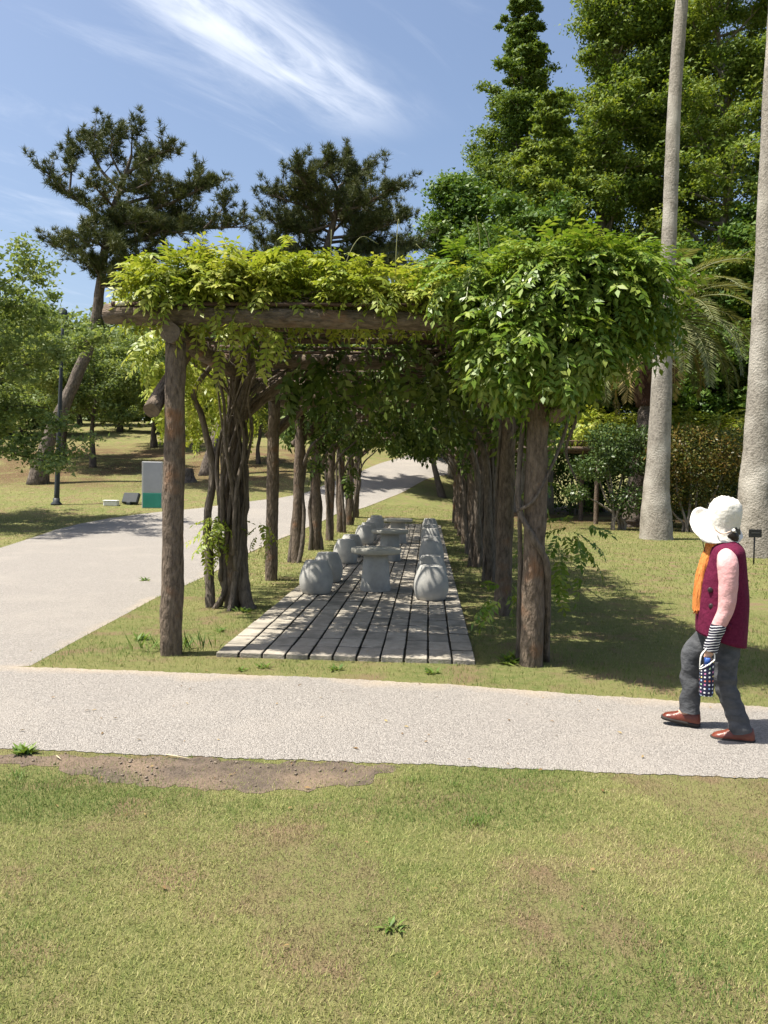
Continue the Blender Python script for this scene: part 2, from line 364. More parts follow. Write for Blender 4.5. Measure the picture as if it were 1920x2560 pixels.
for j in range(NR):
    for i in range(NC):
        x = (i-(NC-1)/2)*PX+rs.uniform(-.002, .002); y = (j+.5)*PY; z = .045+rs.uniform(-.004, .004)+float(terr(.05+x, 7.26+y))
        if cnt < 297:
            b = obj('paving_block', rs.choice(BL[4:] if j == 0 else BL[:4]), None, deck, (x, y, z), (rs.uniform(-.006, .006), rs.uniform(-.008, .008), rs.uniform(-.006, .006))); cnt += 1
        else:
            m = rs.choice(BL[:4]); Vv = np.empty(len(m.vertices)*3); m.vertices.foreach_get('co', Vv)
            by = {}
            for p in m.polygons: by.setdefault(len(p.vertices), []).append(list(p.vertices))
            rest.add(Vv.reshape(-1, 3)+np.array([x, y, z]), [np.array(v) for v in by.values()])
o = obj('far_paving', rest.mesh('far_paving'), CONC, deck); o['kind'] = 'stuff'
jx = np.linspace(-NC*PX/2+.02, NC*PX/2-.02, 3); jy = np.linspace(.02, NR*PY-.02, 45)
gx, gy = np.meshgrid(jx, jy); V = np.stack([gx, gy, terr(gx+.05, gy+7.26)+.016], -1).reshape(-1, 3)
q = (np.arange(44)[:, None]*3+np.arange(2)[None]).ravel()
obj('joint_bed', mesh_np('joint_bed', V, np.stack([q, q+1, q+4, q+3], 1)), JOINT, deck)
DECKP = [(-1.18, 7.24), (1.28, 7.24), (1.28, 27.5), (-1.18, 27.5)]
# ------------------------------------------------------------------ tables and stools
STONE = pmat('cast_stone', (.34, .335, .315), (.44, .43, .40), 9, .85, .35, 120, c3=(.24, .245, .24), scale3=4, thr=(.55, .8), bdist=.004)
TOPM = pmat('table_stone', (.36, .345, .29), (.46, .44, .38), 12, .85, .35, 110, c3=(.27, .26, .22), scale3=6, thr=(.5, .8), bdist=.004)
sp = [(.0, 0), (.185, 0), (.20, .008), (.222, .06), (.238, .13), (.2425, .18), (.236, .25), (.215, .33), (.186, .40), (.165, .445), (.160, .457), (.150, .463), (.142, .460), (.0, .457)]
V, F = lathe(sp, 36); STM = mesh_np('stool', V, F, True); STM.materials.append(STONE)
stools = []
def zt(x, y): return float(terr(x, y))+.046
Ly = [11.24, 12.5, 15.27, 16.55, 19.75, 21.0, 23.1, 24.5]; Ry = [10.93, 12.35, 15.2, 16.55, 19.3, 20.8, 23.6]
ordn = ['frontmost', 'second', 'third', 'fourth', 'fifth', 'sixth', 'seventh', 'last and farthest']
def seat(x, y, lab, rz):
    t = thing('stone_stool', lab, 'stool', (x, y, zt(x, y)), rz, 'barrel stools along the deck')
    obj('stool_body', STM, STONE, t); return t
rs = random.Random(5)
for k, y in enumerate(Ly): seat(-.78+rs.uniform(-.015, .015), y, f'grey barrel-shaped stone stool, {ordn[k]} in the row on the left of the tables', rs.random()*6)
for k, y in enumerate(Ry): seat(.875+rs.uniform(-.015, .015), y, f'grey barrel-shaped stone stool, {ordn[k] if k < 6 else "last and farthest"} in the row on the right of the tables', rs.random()*6)
V, F = lathe([(.0, .0), (.225, .0), (.228, .01), (.215, .12), (.178, .535), (.172, .545), (0, .545)], 40); PED = mesh_np('pedestal', V, F, True)
V, F = lathe([(.0, .545), (.345, .545), (.362, .552), (.372, .566), (.372, .608), (.366, .619), (.352, .625), (0, .626)], 48); TTP = mesh_np('table_top', V, F, True)
for k, y in enumerate((11.67, 15.97, 20.28)):
    t = thing('stone_table', ['nearest', 'middle', 'farthest'][k]+' round grey stone table with a tapering pedestal on the deck', 'table', (.045, y, zt(.045, y)), k*1.3, 'round stone tables')
    obj('pedestal', PED, STONE, t); obj('table_top', TTP, TOPM, t)
for me in (STM, PED, TTP):
    try: me.set_sharp_from_angle(angle=rad(40))
    except Exception: pass
# ------------------------------------------------------------------ pergola of bark-covered logs
BARK = pmat('log_bark', (.055, .041, .030), (.215, .165, .122), 30, .92, 1., 46, (1, 1, .34), c3=(.20, .105, .055), scale3=3.5, thr=(.58, .75), bdist=.03)
CUT = pmat('cut_wood', (.085, .065, .05), (.19, .145, .105), 22, .9, .4, 60)
RUST = pmat('rod_metal', (.045, .030, .024), (.11, .065, .045), 20, .7, .3, 90)
def logmesh(L, r0, r1, seed, sides=18, rough=.09):
    n = max(6, int(L/.075)); V, F = tube([(0, 0, 0), (0, 0, L*.33), (0, 0, L*.66), (0, 0, L)], np.linspace(r0, r1, 4), n, sides, rough, seed, lump=5)
    me = mesh_np('log', V, F, True); me.materials.append(BARK); me.materials.append(CUT)
    for p in me.polygons:
        if len(p.vertices) == 3: p.material_index = 1; p.use_smooth = False
    return me
perg = thing('pergola', 'long wisteria-covered pergola of brown bark-covered logs over the paved deck', 'pergola', (0, 7.33, 0))
PB = np.array([0, 7.33, 0])
def plog(name, a, b, r0, r1, seed, me=None):
    a = np.array(a, float); b = np.array(b, float); L = np.linalg.norm(b-a)
    o = obj(name, me or logmesh(L, r0, r1, seed), None, perg); o.location = Vector(a-PB)
    o.rotation_euler = Vector(b-a).to_track_quat('Z', 'Y').to_euler(); return o
PYS = [7.33+2.75*k for k in range(9)]
LX = [-1.60, -1.70, -1.74, -1.78, -1.80, -1.81, -1.83, -1.84, -1.85]; RX = [1.77, 1.76, 1.80, 1.80, 1.80, 1.80, 1.80, 1.80, 1.80]
rs = random.Random(9); pmesh = [logmesh(3.05, .098+.008*rs.random(), .090, 20+i) for i in range(5)]
for k, y in enumerate(PYS):
    for sx, x in ((-1, LX[k]), (1, RX[k])):
        z = float(terr(x, y)); top = 2.92
        o = plog('post', (x, y, z-.12), (x+rs.uniform(-.015, .02)+.02, y+rs.uniform(-.02, .02), top-.01), .1, .09, k, pmesh[(k*2+(sx > 0)) % 5]); o.scale = (1+.1*rs.random(), 1+.1*rs.random(), (top+.12-z)/3.05); o.rotation_euler.rotate_axis('Z', rs.random()*6)
        if sx < 0 and k == 0: o['label'] = 'front left bark-covered post standing clear of the vines'
        # knee brace crossing behind the post, its cut end sticking out
        if k == 0: plog('knee_brace', (x+sx*.165, y-.10, 2.28), (x+sx*.13, y+.85, 2.98), .075, .07, 60+k)
        else: plog('knee_brace', (x+sx*.12, y+.19, 2.32), (x-sx*.72, y+.19, 3.05), .085, .075, 60+k)
for sx, X in ((-1, LX), (1, RX)):
    for k in range(0, 8, 2):
        y0 = PYS[k]-(.16 if k == 0 else -.04); y1 = PYS[k+2]+(.25 if k == 6 else 0)
        plog('side_beam', (X[k]+.02, y0, 2.985), (X[k+2], y1, 2.985), .092, .082, 80+k+sx)
for k, y in enumerate(PYS):
    for yy in ([y] if k in (0, 8) else [y]):
        plog('cross_beam', (-2.22+rs.uniform(-.04, .04), yy, 3.155+(.02 if k == 0 else 0)), (2.35, yy+rs.uniform(-.04, .04), 3.155-(.05 if k == 0 else 0)), .092, .080, 100+k)
V, F = tube([(0, 0, 0), (4.45, 0, 0)], [.021, .021], 2, 7); ROD = mesh_np('rod', V, F, True)
nrod = 0; y = 7.27
while y < 29.5:
    dz = .262 if nrod == 0 else .245+rs.uniform(0, .02)
    o = obj('rod', ROD, RUST, perg, (-2.12+rs.uniform(-.12, .1), y-7.33, 3.0+dz+.0), (rs.uniform(-.01, .01), rs.uniform(-.004, .006), rs.uniform(-.01, .01))); nrod += 1
    y += .29+rs.uniform(-.05, .05)
V, F = tube([(0, 0, 0), (.10, 0, 0)], [.02, .02], 2, 10)
WHITE = pmat('white_plastic', (.75, .74, .70), (.82, .81, .78), 10, .5)
obj('rod_cap', mesh_np('rod_cap', V, F, True), WHITE, perg, (-2.12, -.06, 3.262))
V, F = tube([(0, 0, 0), (0, 22.2, 0)], [.014, .014], 2, 7); LR = mesh_np('long_rod', V, F, True)
for x in (-1.9, -1.1, -.35, .4, 1.15, 1.95): obj('long_rod', LR, RUST, perg, (x, -.05, 3.292))
# ------------------------------------------------------------------ wisteria
WL_D = leafmat('wisteria_leaf_shaded', (.035, .070, .012), (.075, .120, .018), (.14, .18, .035), .16, .5, 1.3, (1.1, 1.1, .5))  # darker, less translucent leaf copy; under-canopy shade is put into its colour
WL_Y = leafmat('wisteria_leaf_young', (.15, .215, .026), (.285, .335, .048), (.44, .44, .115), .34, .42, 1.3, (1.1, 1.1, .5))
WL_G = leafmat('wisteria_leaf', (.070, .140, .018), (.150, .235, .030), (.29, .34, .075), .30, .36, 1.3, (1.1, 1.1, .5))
VINE = pmat('vine_bark', (.055, .044, .034), (.19, .155, .122), 30, .9, 1., 45, (1, 1, .25), bdist=.025)
TEND = pmat('tendril', (.16, .17, .06), (.24, .23, .10), 9, .7)
def pinnate(seed, pairs=6, L=.27, ll=.082, lw=.033, curl=.5):
    r = np.random.RandomState(seed); P = []; D = []; Nn = []; Ls = []; Ws = []
    for k in range(pairs+1):
        t = .22+.78*k/pairs; p = np.array([L*t, 0, -curl*L*t*t*.5])
        for s in ((-1, 1) if k < pairs else (0,)):
            d = np.array([.55+.15*r.normal(), s*.95, -.30-.25*r.rand()]) if s else np.array([1, 0, -.5])
            P.append(p+r.normal(0, .003, 3)); D.append(d); Nn.append(np.array([.15*r.normal(), .45*s*(-1)+.3*r.normal(), 1.])); Ls.append(ll*(.8+.35*r.rand())*(1.05-.3*abs(t-.55))); Ws.append(lw*(.85+.3*r.rand()))
    V, F = diamonds(np.array(P), np.array(D), np.array(Nn), Ls, Ws, .18)
    rp = np.array([[L*t, 0, -curl*L*t*t*.5] for t in np.linspace(0, 1, 4)]); n = len(V)
    rv = np.concatenate([rp+[0, .0018, 0], rp-[0, .0018, 0]])
    rf = np.array([[n+i, n+i+1, n+5+i, n+4+i] for i in range(3)])
    return np.vstack([V, rv]), np.vstack([F, rf])
TPL = [pinnate(i, 5+i % 2, .25+.03*(i % 3), curl=[.3, .6, .9][i % 3]) for i in range(6)]
TPB = [pinnate(40+i, 3, .27, .135, .064, curl=.6) for i in range(4)]      # farther back: fewer, broader leaflets
def rotm(az, pt, ro):
    ca, sa, cp, sp_, cr, sr = np.cos(az), np.sin(az), np.cos(pt), np.sin(pt), np.cos(ro), np.sin(ro); z = np.zeros_like(az); o1 = np.ones_like(az)
    A = np.stack([np.stack([ca, -sa, z], -1), np.stack([sa, ca, z], -1), np.stack([z, z, o1], -1)], 1)
    B = np.stack([np.stack([cp, z, -sp_], -1), np.stack([z, o1, z], -1), np.stack([sp_, z, cp], -1)], 1)
    C = np.stack([np.stack([o1, z, z], -1), np.stack([z, cr, -sr], -1), np.stack([z, sr, cr], -1)], 1)
    return A @ B @ C
def leaves(mb, P, az, pt, sc, rs, tpl=TPL):
    R3 = rotm(az, pt, rs.normal(0, .35, len(P))); which = rs.randint(0, len(tpl), len(P))
    for k, (tv, tf) in enumerate(tpl):
        i = np.where(which == k)[0]
        if not len(i): continue
        V = np.einsum('nij,tj->nti', R3[i], tv)*sc[i][:, None, None]+P[i][:, None]
        F = (np.arange(len(i))[:, None, None]*len(tv)+tf[None]).reshape(-1, 4)
        mb.add(V.reshape(-1, 3), F)
def hgt(x, y):
    return .26+.12*np.sin(x*1.7+.6)*np.cos(y*1.1+.3)+.10*np.sin(x*3.3+y*2.1)+.07*np.sin(y*4.3-x*2.9+1)
def canopy(rs, x0, x1, y0, y1, n, hang=.16, hs=1.):
    x = rs.uniform(x0, x1, n); y = rs.uniform(y0, y1, n); h = hgt(x, y)*hs; u = rs.rand(n)
    z = 3.37+np.maximum(h, .05)*u**.75; az = rs.uniform(0, 6.28, n); pt = np.where(u > .6, rs.uniform(-.4, .6, n), rs.uniform(-.3, .3, n))
    gap = np.sin(x*2.3+y*1.1)+np.sin(y*2.0-x*1.3+2)+.6*np.sin(x*4+y*3.3) < -.55; keep = (~gap) | (rs.rand(n) < .22) | (y < 7.9)
    k = rs.rand(n) < hang; z[k] = rs.uniform(2.92, 3.25, k.sum()); pt[k] = rs.uniform(-1.5, -.7, k.sum())
    return np.stack([x, y, z], 1)[keep], az[keep], pt[keep]
def blob(rs, c, r, n, droop=-.6):
    d = unit(rs.normal(size=(n, 3))); d[:, 2] = np.where(d[:, 2] < -.75, -d[:, 2], d[:, 2])
    rr = rs.uniform(.45, 1.0, n)**.6; P = np.array(c)+d*np.array(r)*rr[:, None]
    az = np.arctan2(d[:, 1], d[:, 0])+rs.normal(0, .6, n)
    return P, az, np.clip(d[:, 2]*.8+droop+rs.normal(0, .3, n), -1.45, .9)
def cat(L): return [np.concatenate(a) for a in zip(*L)]
def vine(label, base, mat, parts, seed, scale=1., single=0, tpl=TPL, group='wisteria vines on the pergola', inner=None):
    rs = np.random.RandomState(seed); P, az, pt = cat(parts); sc = scale*rs.uniform(.75, 1.2, len(P))
    t = thing('wisteria_vine', label, 'vine', base, 0, group); P = P-np.array(base)
    # the leaves that show largest are single parts: those nearest the camera
    key = (P[:, 1]+base[1])-.35*(P[:, 2])+rs.uniform(0, .7, len(P)); od = np.argsort(key); si = od[:single]; ri = od[single:]
    if single:
        ms = []
        for v, f in tpl:
            me = mesh_np('leaf', v, f); me.materials.append(mat); ms.append(me)
        for i in si:
            o = obj('leaf', ms[rs.randint(len(ms))], None, t, P[i]); o.rotation_mode = 'ZYX'
            o.matrix_basis = Matrix.Translation(P[i]) @ Matrix([[float(c) for c in row] for row in rotm(az[i:i+1], pt[i:i+1], np.zeros(1))[0]]).to_4x4() @ Matrix.Scale(float(sc[i]), 4)
    mb = MB(); leaves(mb, P[ri], az[ri], pt[ri], sc[ri], rs, tpl)
    f = obj('foliage', mb.mesh('foliage'), mat, t); f['kind'] = 'stuff'
    if inner:
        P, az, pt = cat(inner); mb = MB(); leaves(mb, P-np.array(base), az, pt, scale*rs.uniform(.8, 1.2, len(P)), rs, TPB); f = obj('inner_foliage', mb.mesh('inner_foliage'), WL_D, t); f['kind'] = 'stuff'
    return t
def stems(t, base, paths, mat=VINE):
    for k, (pts, r0, r1) in enumerate(paths):
        V, F = tube(np.array(pts)-np.array(base), np.linspace(r0, r1, len(pts)), len(pts)*6, 10, .30, 300+k, lump=6)
        obj('stem', mesh_np('stem', V, F, True), mat, t)
def spiral(x, y, z0, z1, r, turns, ph, jit=.02, seed=0, n=11):
    rs = np.random.RandomState(seed); out = []
    for k in range(n):
        f = k/(n-1); a = ph+turns*6.283*f; out.append((x+(r+rs.uniform(-jit, jit))*math.cos(a), y+(r+rs.uniform(-jit, jit))*math.sin(a), z0+(z1-z0)*f))
    return out
rs = np.random.RandomState(11)
# --- left front vine: young yellow-green leaves along the front beam, old twisted trunk at the second post
L2 = (LX[1], PYS[1])
inner = [canopy(rs, -2.15, .75, 8.4, 15, 1350, .015, .9)]
parts = [canopy(rs, -2.0, .95, 7.22, 9.0, 700, .0, .9), canopy(rs, -2.1, .9, 9, 15, 600, .0, 1.25), canopy(rs, -1.9, .95, 7.15, 7.9, 520, .02, 1.0)]
for x, z, r, n in [(-1.65, 3.44, .28, 150), (-1.2, 3.50, .30, 170), (-.75, 3.46, .28, 140), (-.2, 3.43, .26, 110), (.3, 3.42, .26, 110), (.75, 3.44, .26, 100), (-1.85, 3.38, .18, 60), (-.95, 3.68, .15, 36), (-1.5, 3.62, .14, 30)]:
    parts.append(blob(rs, (x, 7.6+rs.uniform(-.1, .2), z), (r*1.2, .38, r*.8), n, -.25))
for x, y, z, r, n in [(-2.45, 10.2, 2.75, .32, 110), (-2.4, 11.6, 2.95, .45, 150), (-2.35, 13.0, 2.7, .35, 90), (-2.6, 10.9, 2.45, .25, 60), (-2.3, 9.3, 3.1, .3, 90)]:
    parts.append(blob(rs, (x, y, z), (r, r*1.5, r*1.1), n, -.9))
for x, y, z, r, n in [(-.95, 7.22, 3.08, .09, 7), (-.75, 7.24, 3.0, .12, 12), (-1.35, 7.22, 3.12, .07, 4), (-.1, 9.3, 2.95, .28, 30), (-.6, 9.2, 2.88, .28, 36), (.2, 11, 2.9, .3, 26), (-.9, 14.5, 2.8, .3, 26), (.5, 15.5, 2.7, .3, 30), (-1.85, 10.0, 1.05, .17, 26), (-1.95, 9.95, .85, .14, 16), (-1.3, 10.0, 1.0, .12, 7), (.55, 9.0, 2.95, .25, 25)]:
    (inner if y > 8.8 and z > 2.4 else parts).append(blob(rs, (x, y, z), (r, r, r*1.2), n, -1.0))
base = (L2[0], L2[1], 0)
tv = vine('bright yellow-green wisteria over the front left of the pergola with a thick twisted trunk', base, WL_Y, parts, 1, 1.0, 150, inner=inner)
pth = []
for k in range(7):
    ph = k*.95; r0 = .17+.05*(k % 3)
    s = spiral(L2[0]+.02, L2[1]-.02, -.05, 2.35, .115+.02*(k % 2), .35+.22*((k*7) % 5)/2*(1 if k % 2 else -1), ph, .03, k)
    s[0] = (L2[0]+r0*1.35*math.cos(ph), L2[1]+r0*math.sin(ph)*1.2, -.08)
    s += [(L2[0]+.25*math.cos(ph*2)+.15, L2[1]+.25*math.sin(ph*1.7)-.1, 2.75), (L2[0]+.7*math.cos(ph*2)+.3, L2[1]+.8*math.sin(ph*2.3), 3.2+.1*math.sin(k))]
    pth.append((s, .058 if k < 3 else .036, .016))
pth.append(([(L2[0]-.26, L2[1]-.05, -.05), (L2[0]-.30, L2[1], .5), (L2[0]-.33, L2[1], 1.1), (L2[0]-.27, L2[1], 1.8), (L2[0]-.38, L2[1]-.1, 2.4), (L2[0]-.45, L2[1]-.2, 2.75), (L2[0]-.1, L2[1]-.4, 3.15)], .062, .028))
pth.append(([(L2[0]+.26, L2[1]-.1, -.05), (L2[0]+.14, L2[1], .35), (L2[0]+.12, L2[1], 1.0), (L2[0]+.14, L2[1], 1.7), (L2[0]+.05, L2[1]-.1, 2.4), (L2[0]+.4, L2[1]-.5, 3.1)], .09, .035))
r4 = random.Random(12)
for k in range(15):
    a0 = r4.uniform(2.6, 6.4); z0 = r4.uniform(.3, 2.0); q = [(L2[0]+.17*math.cos(a0), L2[1]+.17*math.sin(a0), z0)]; tx, ty = L2[0]+r4.uniform(-.5, .9), L2[1]+r4.uniform(-1.3, .3)
    for f in (.3, .55, .78, 1.): q.append((q[0][0]+(tx-q[0][0])*f**2+r4.uniform(-.09, .09), q[0][1]+(ty-q[0][1])*f**2+r4.uniform(-.07, .07), z0+(3.28-z0)*f))
    rr0 = r4.choice([.010, .013, .02, .03]); pth.append((q, rr0, rr0*.5))
for k in range(7):      # bare ropes lying over the rods
    x = -1.9+.45*k; pth.append(([(x, 9.8, 3.15), (x+.2, 9.1, 3.22), (x+.05, 8.4, 3.2), (x+.4, 7.7, 3.24), (x+.3, 7.3, 3.3)], .02, .008))
stems(tv, base, pth)
tp = []
for k in range(16):      # loose shoots reaching up
    x = rs.uniform(-1.9, .6); y = rs.uniform(7.3, 9); h = rs.uniform(.25, .7); b = rs.uniform(-.25, .25)
    tp.append(([(x, y, 3.5), (x+b*.3, y, 3.5+h*.6), (x+b, y+.05, 3.5+h), (x+b*1.9, y+.1, 3.5+h*.92)], .0045, .0025))
stems(tv, base, tp, TEND)
# --- right front vine: big green clump hanging from the corner
base = (RX[0], PYS[0], 0)
inner = [canopy(rs, .5, 2.5, 8.4, 15, 1050, .02, 1.0)]
parts = [canopy(rs, .9, 2.5, 7.25, 9, 560, .0, 1.2), canopy(rs, .8, 2.5, 9, 15, 440, .0, 1.15), canopy(rs, .95, 2.45, 7.1, 8.0, 320, .04, 1.1)]
for x, y, z, rx, rz, n in [(1.50, 7.15, 3.15, .36, .36, 260), (1.85, 7.0, 3.35, .52, .42, 340), (2.3, 7.1, 3.40, .50, .34, 290), (2.6, 7.4, 3.35, .36, .30, 170), (1.72, 6.95, 2.85, .44, .30, 320), (1.45, 7.1, 2.80, .30, .26, 140), (2.0, 7.05, 2.95, .40, .28, 240), (2.7, 7.8, 3.15, .26, .2, 60), (1.68, 7.1, 2.72, .42, .18, 170), (2.25, 7.3, 3.1, .35, .25, 130), (2.2, 7.3, 3.62, .4, .16, 100), (2.55, 7.6, 3.60, .28, .14, 70), (1.75, 7.3, 3.56, .3, .16, 60), (1.05, 7.3, 3.46, .30, .24, 130), (1.95, 8.6, 2.85, .4, .35, 120)]:
    parts.append(blob(rs, (x, y, z), (rx, .42, rz), n, -.6))
for x, y, z, r, n in [(1.0, 9.8, 2.95, .28, 36), (1.35, 10.3, 2.75, .3, 50), (2.15, 9.7, 2.2, .2, 20), (1.6, 12.3, 2.7, .4, 60), (2.1, 9.9, 1.55, .16, 16), (2.1, 8.1, .95, .28, 34), (1.5, 7.6, .6, .14, 12), (2.25, 7.9, 1.15, .2, 16), (1.0, 13, 2.85, .3, 30), (2.1, 10.5, 2.75, .4, 90), (1.35, 14, 2.75, .3, 30)]:
    (inner if y > 8.8 and z > 2.2 else parts).append(blob(rs, (x, y, z), (r, r, r*1.2), n*2//3, -1.0))
tv = vine('large dense green wisteria clump hanging over the front right corner of the pergola', base, WL_G, parts, 2, 1.08, 150, inner=inner)
x, y = RX[0], PYS[0]
pth = [([(x+.16, y+.15, .0), (x+.14, y+.02, .6), (x+.10, y-.10, .95), (x-.02, y-.145, 1.18), (x-.15, y-.06, 1.45), (x-.15, y-.02, 1.9), (x-.10, y, 2.5)], .032, .022),
       ([(x-.17, y-.07, 1.42), (x-.03, y-.12, 1.52), (x+.12, y-.05, 1.8), (x+.28, y+.1, 2.2), (x+.35, y, 2.7)], .018, .012),
       ([(x-.11, y+.14, -.05), (x-.10, y+.12, .5), (x-.12, y+.08, 1.1), (x-.14, y+.03, 1.5)], .028, .02)]
for j in (1, 2, 3):
    X, Y = RX[j], PYS[j]
    if j == 1:
        pth.append((spiral(X, Y, -.05, 2.95, .115, .5, 1.2, .02, 55, 9), .022, .015)); continue
    for k in range(3): pth.append((spiral(X, Y, -.05, 2.95, .13, .3*(1 if k % 2 else -1)+.1*k, k*1.6+j, .04, 50+j*7+k, 9), .06 if k < 1 else .03, .02))
    pth.append(([(X+.05, Y, -.05), (X-.05, Y-.2, 1.0), (X-.1, Y-.2, 2.0), (X-.5, Y-.4, 2.7), (X-.9, Y-.2, 3.1)], .075, .03))
pth.append(([(x+.3, y+.6, 2.9), (x+.45, y+.5, 2.4), (x+.35, y+.5, 2.0), (x+.45, y+.45, 1.7)], .02, .008))
stems(tv, base, pth)
tp = []
for k in range(8):
    xx = rs.uniform(.6, 2.2); yy = rs.uniform(7.3, 9); h = rs.uniform(.2, .5); b = rs.uniform(-.2, .2)
    tp.append(([(xx, yy, 3.6), (xx+b*.3, yy, 3.6+h*.6), (xx+b, yy, 3.6+h)], .0045, .0025))
stems(tv, base, tp, TEND)
rs2 = np.random.RandomState(66)
def web(t, base, x0, x1, y0, y1, n):
    mb = MB()
    for k in range(n):
        x, y = rs2.uniform(x0, x1), rs2.uniform(y0, y1); a = rs2.uniform(0, 6.28); L = rs2.uniform(.8, 2.6); P = []
        for q in range(5): P.append((np.clip(x, -2.2, 2.4), np.clip(y, 7.35, 29.4), 3.27+rs2.uniform(-.05, .12))); x += math.cos(a)*L/4; y += math.sin(a)*L/4; a += rs2.normal(0, .5)
        r = rs2.uniform(.006, .022); V, F = tube(np.array(P)-np.array(base), [r, r*.9, r*.8, r*.65, r*.4], 12, 5, .2, k, cap=False); mb.add(V, F)
    obj('twigs', mb.mesh('twigs', True), VINE, t)
for o_ in [o for o in bpy.data.objects if o.type == 'EMPTY' and o.get('category') == 'vine']:
    web(o_, tuple(o_.location), *((-2.1, .7, 7.4, 15) if o_.location.x < 0 else (.4, 2.3, 7.4, 15)), 75)
# --- vines farther back
for side, xa, xb, nm in ((0, -2.2, .1, 'shaded wisteria covering the far left half of the pergola roof'), (1, -.1, 2.5, 'shaded wisteria covering the far right half of the pergola roof')):
    XX = RX if side else LX; base = (XX[3], PYS[3], 0)
    parts = [canopy(rs, xa, xb, 14.5, 29.6, 2300, .04, 1.1)]
    for k in range(5):
        yy = rs.uniform(15, 29); xx = (rs.uniform(1.2, 2.4) if side else rs.uniform(-2.5, -1.5)); parts.append(blob(rs, (xx, yy, rs.uniform(2.75, 3.0)), (.35, .5, .3), 40, -1.0))
    for k in range(7):
        parts.append(blob(rs, (rs.uniform(xa, xb)*.8, rs.uniform(15, 28), 2.9), (.3, .4, .25), 25, -1.1))
    if side: parts += [blob(rs, (.65, 19, 2.65), (.25, .3, .4), 40, -1.1), blob(rs, (.8, 23, 2.6), (.25, .3, .3), 24, -1.1), blob(rs, (1.9, 17, 2.3), (.5, .6, .5), 80, -1.)]
    else: parts += [blob(rs, (-1.6, 24, 1.7), (.18, .3, .5), 26, -1.1), blob(rs, (-1.8, 18.4, 2.2), (.2, .3, .45), 26, -1.1)]
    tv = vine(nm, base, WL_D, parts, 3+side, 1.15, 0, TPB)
    pth = []
    for j in range(3, 9):
        X, Y = XX[j], PYS[j]
        for k in range(2 if side == 0 else 1): pth.append((spiral(X, Y, -.05+float(terr(X, Y)), 2.95, .13, .35*(1 if k % 2 else -1), k*2.2+j, .04, 90+j*7+k+50*side, 7), .05 if side == 0 else .055, .02))
        s = -1 if side else 1
        pth.append(([(X+s*.1, Y, 1.9), (X+s*.3, Y-.2, 2.3), (X+s*.7, Y, 2.7), (X+s*1.1, Y-.4, 3.1)], .035, .012))
    web(tv, base, xa, xb, 14.5, 29.4, 90)
    if side == 0: pth.append(([(LX[7]+.25, PYS[7], 1.1), (LX[7]+.35, PYS[7]-.1, 1.6), (LX[7]+.15, PYS[7], 2.1), (LX[7], PYS[7], 2.6)], .05, .03))
    stems(tv, base, pth)
# ------------------------------------------------------------------ trees
TB_GREY = pmat('tree_bark_grey', (.12, .10, .08), (.28, .25, .20), 16, .92, 1., 18, (1, 1, .25), bdist=.05)
TB_DARK = pmat('tree_bark_dark', (.05, .04, .032), (.13, .105, .085), 7, .92, 1., 14, (1, 1, .35), bdist=.06)
PINEB = pmat('pine_bark', (.045, .036, .03), (.19, .155, .125), 14, .92, 1., 9, (1, 1, .45), bdist=.08)
L_CED = leafmat('feathery_leaf', (.075, .135, .020), (.155, .225, .034), (.26, .31, .060), .38, .6, .35)
L_CED2 = leafmat('dark_feathery_leaf', (.055, .108, .018), (.115, .182, .030), (.20, .255, .048), .34, .6, .35)
L_CHE = leafmat('cherry_leaf', (.095, .150, .048), (.17, .235, .078), (.27, .32, .13), .45, .5, .5)
L_BRD = leafmat('broad_leaf', (.040, .095, .014), (.085, .160, .024), (.155, .225, .038), .3, .5, .5)
L_PIN = leafmat('pine_needle', (.036, .054, .018), (.072, .092, .030), (.135, .142, .052), .15, .6, .5)
L_SHR = leafmat('shrub_leaf', (.030, .060, .014), (.060, .100, .026), (.11, .15, .045), .2, .35, .8)
L_RED = leafmat('bronze_leaf', (.045, .070, .016), (.10, .105, .022), (.21, .125, .032), .28, .4, 1.0)
def rleaves(rs, C, rc, n, L, up=.5, flat=.6, out=None):
    """n blades round each cluster centre C with radius rc"""
    k = np.repeat(np.arange(len(C)), n); P = C[k]+rs.normal(size=(len(k), 3))*np.array([1, 1, flat])*(np.asarray(rc)*np.ones(len(C)))[k][:, None]*.40
    off = (P-C[k])/((np.asarray(rc)*np.ones(len(C)))[k][:, None]*.5); D = rs.normal(size=P.shape)*np.array([1, 1, .6])+off*.4; Nn = off*np.array([1, 1, 1.6])*.9+rs.normal(size=P.shape)*.45+np.array([0, 0, up*.7])
    l = L*rs.uniform(.6, 1.35, len(P)); D = unit(D); Sd = unit(np.cross(D, Nn)); wd = (l*rs.uniform(.30, .48, len(P)))[:, None]
    V = np.stack([P-D*l[:, None]*.5+Sd*wd, P-D*l[:, None]*.3-Sd*wd, P+D*l[:, None]*.6], 1).reshape(-1, 3); return V, np.arange(len(P)*3).reshape(-1, 3)
def branches(rs, tp, tr, spec):
    """spec: list of (t on trunk, azimuth, elevation, length, curl) -> list of branch polylines"""
    out = []
    for t, az, el, L, curl in spec:
        s = np.array([np.interp(t*(len(tp)-1), np.arange(len(tp)), tp[:, q]) for q in range(3)]); P = [s]; d0 = el
        for k in range(4):
            d = np.array([math.cos(az)*math.cos(d0), math.sin(az)*math.cos(d0), math.sin(d0)]); P.append(P[-1]+d*L/4+rs.normal(0, L*.018, 3)); d0 += curl/4; az += rs.normal(0, .12)
        out.append((np.array(P), max(.02, tr*(1-t*.8)*.38), L, az))
    return out
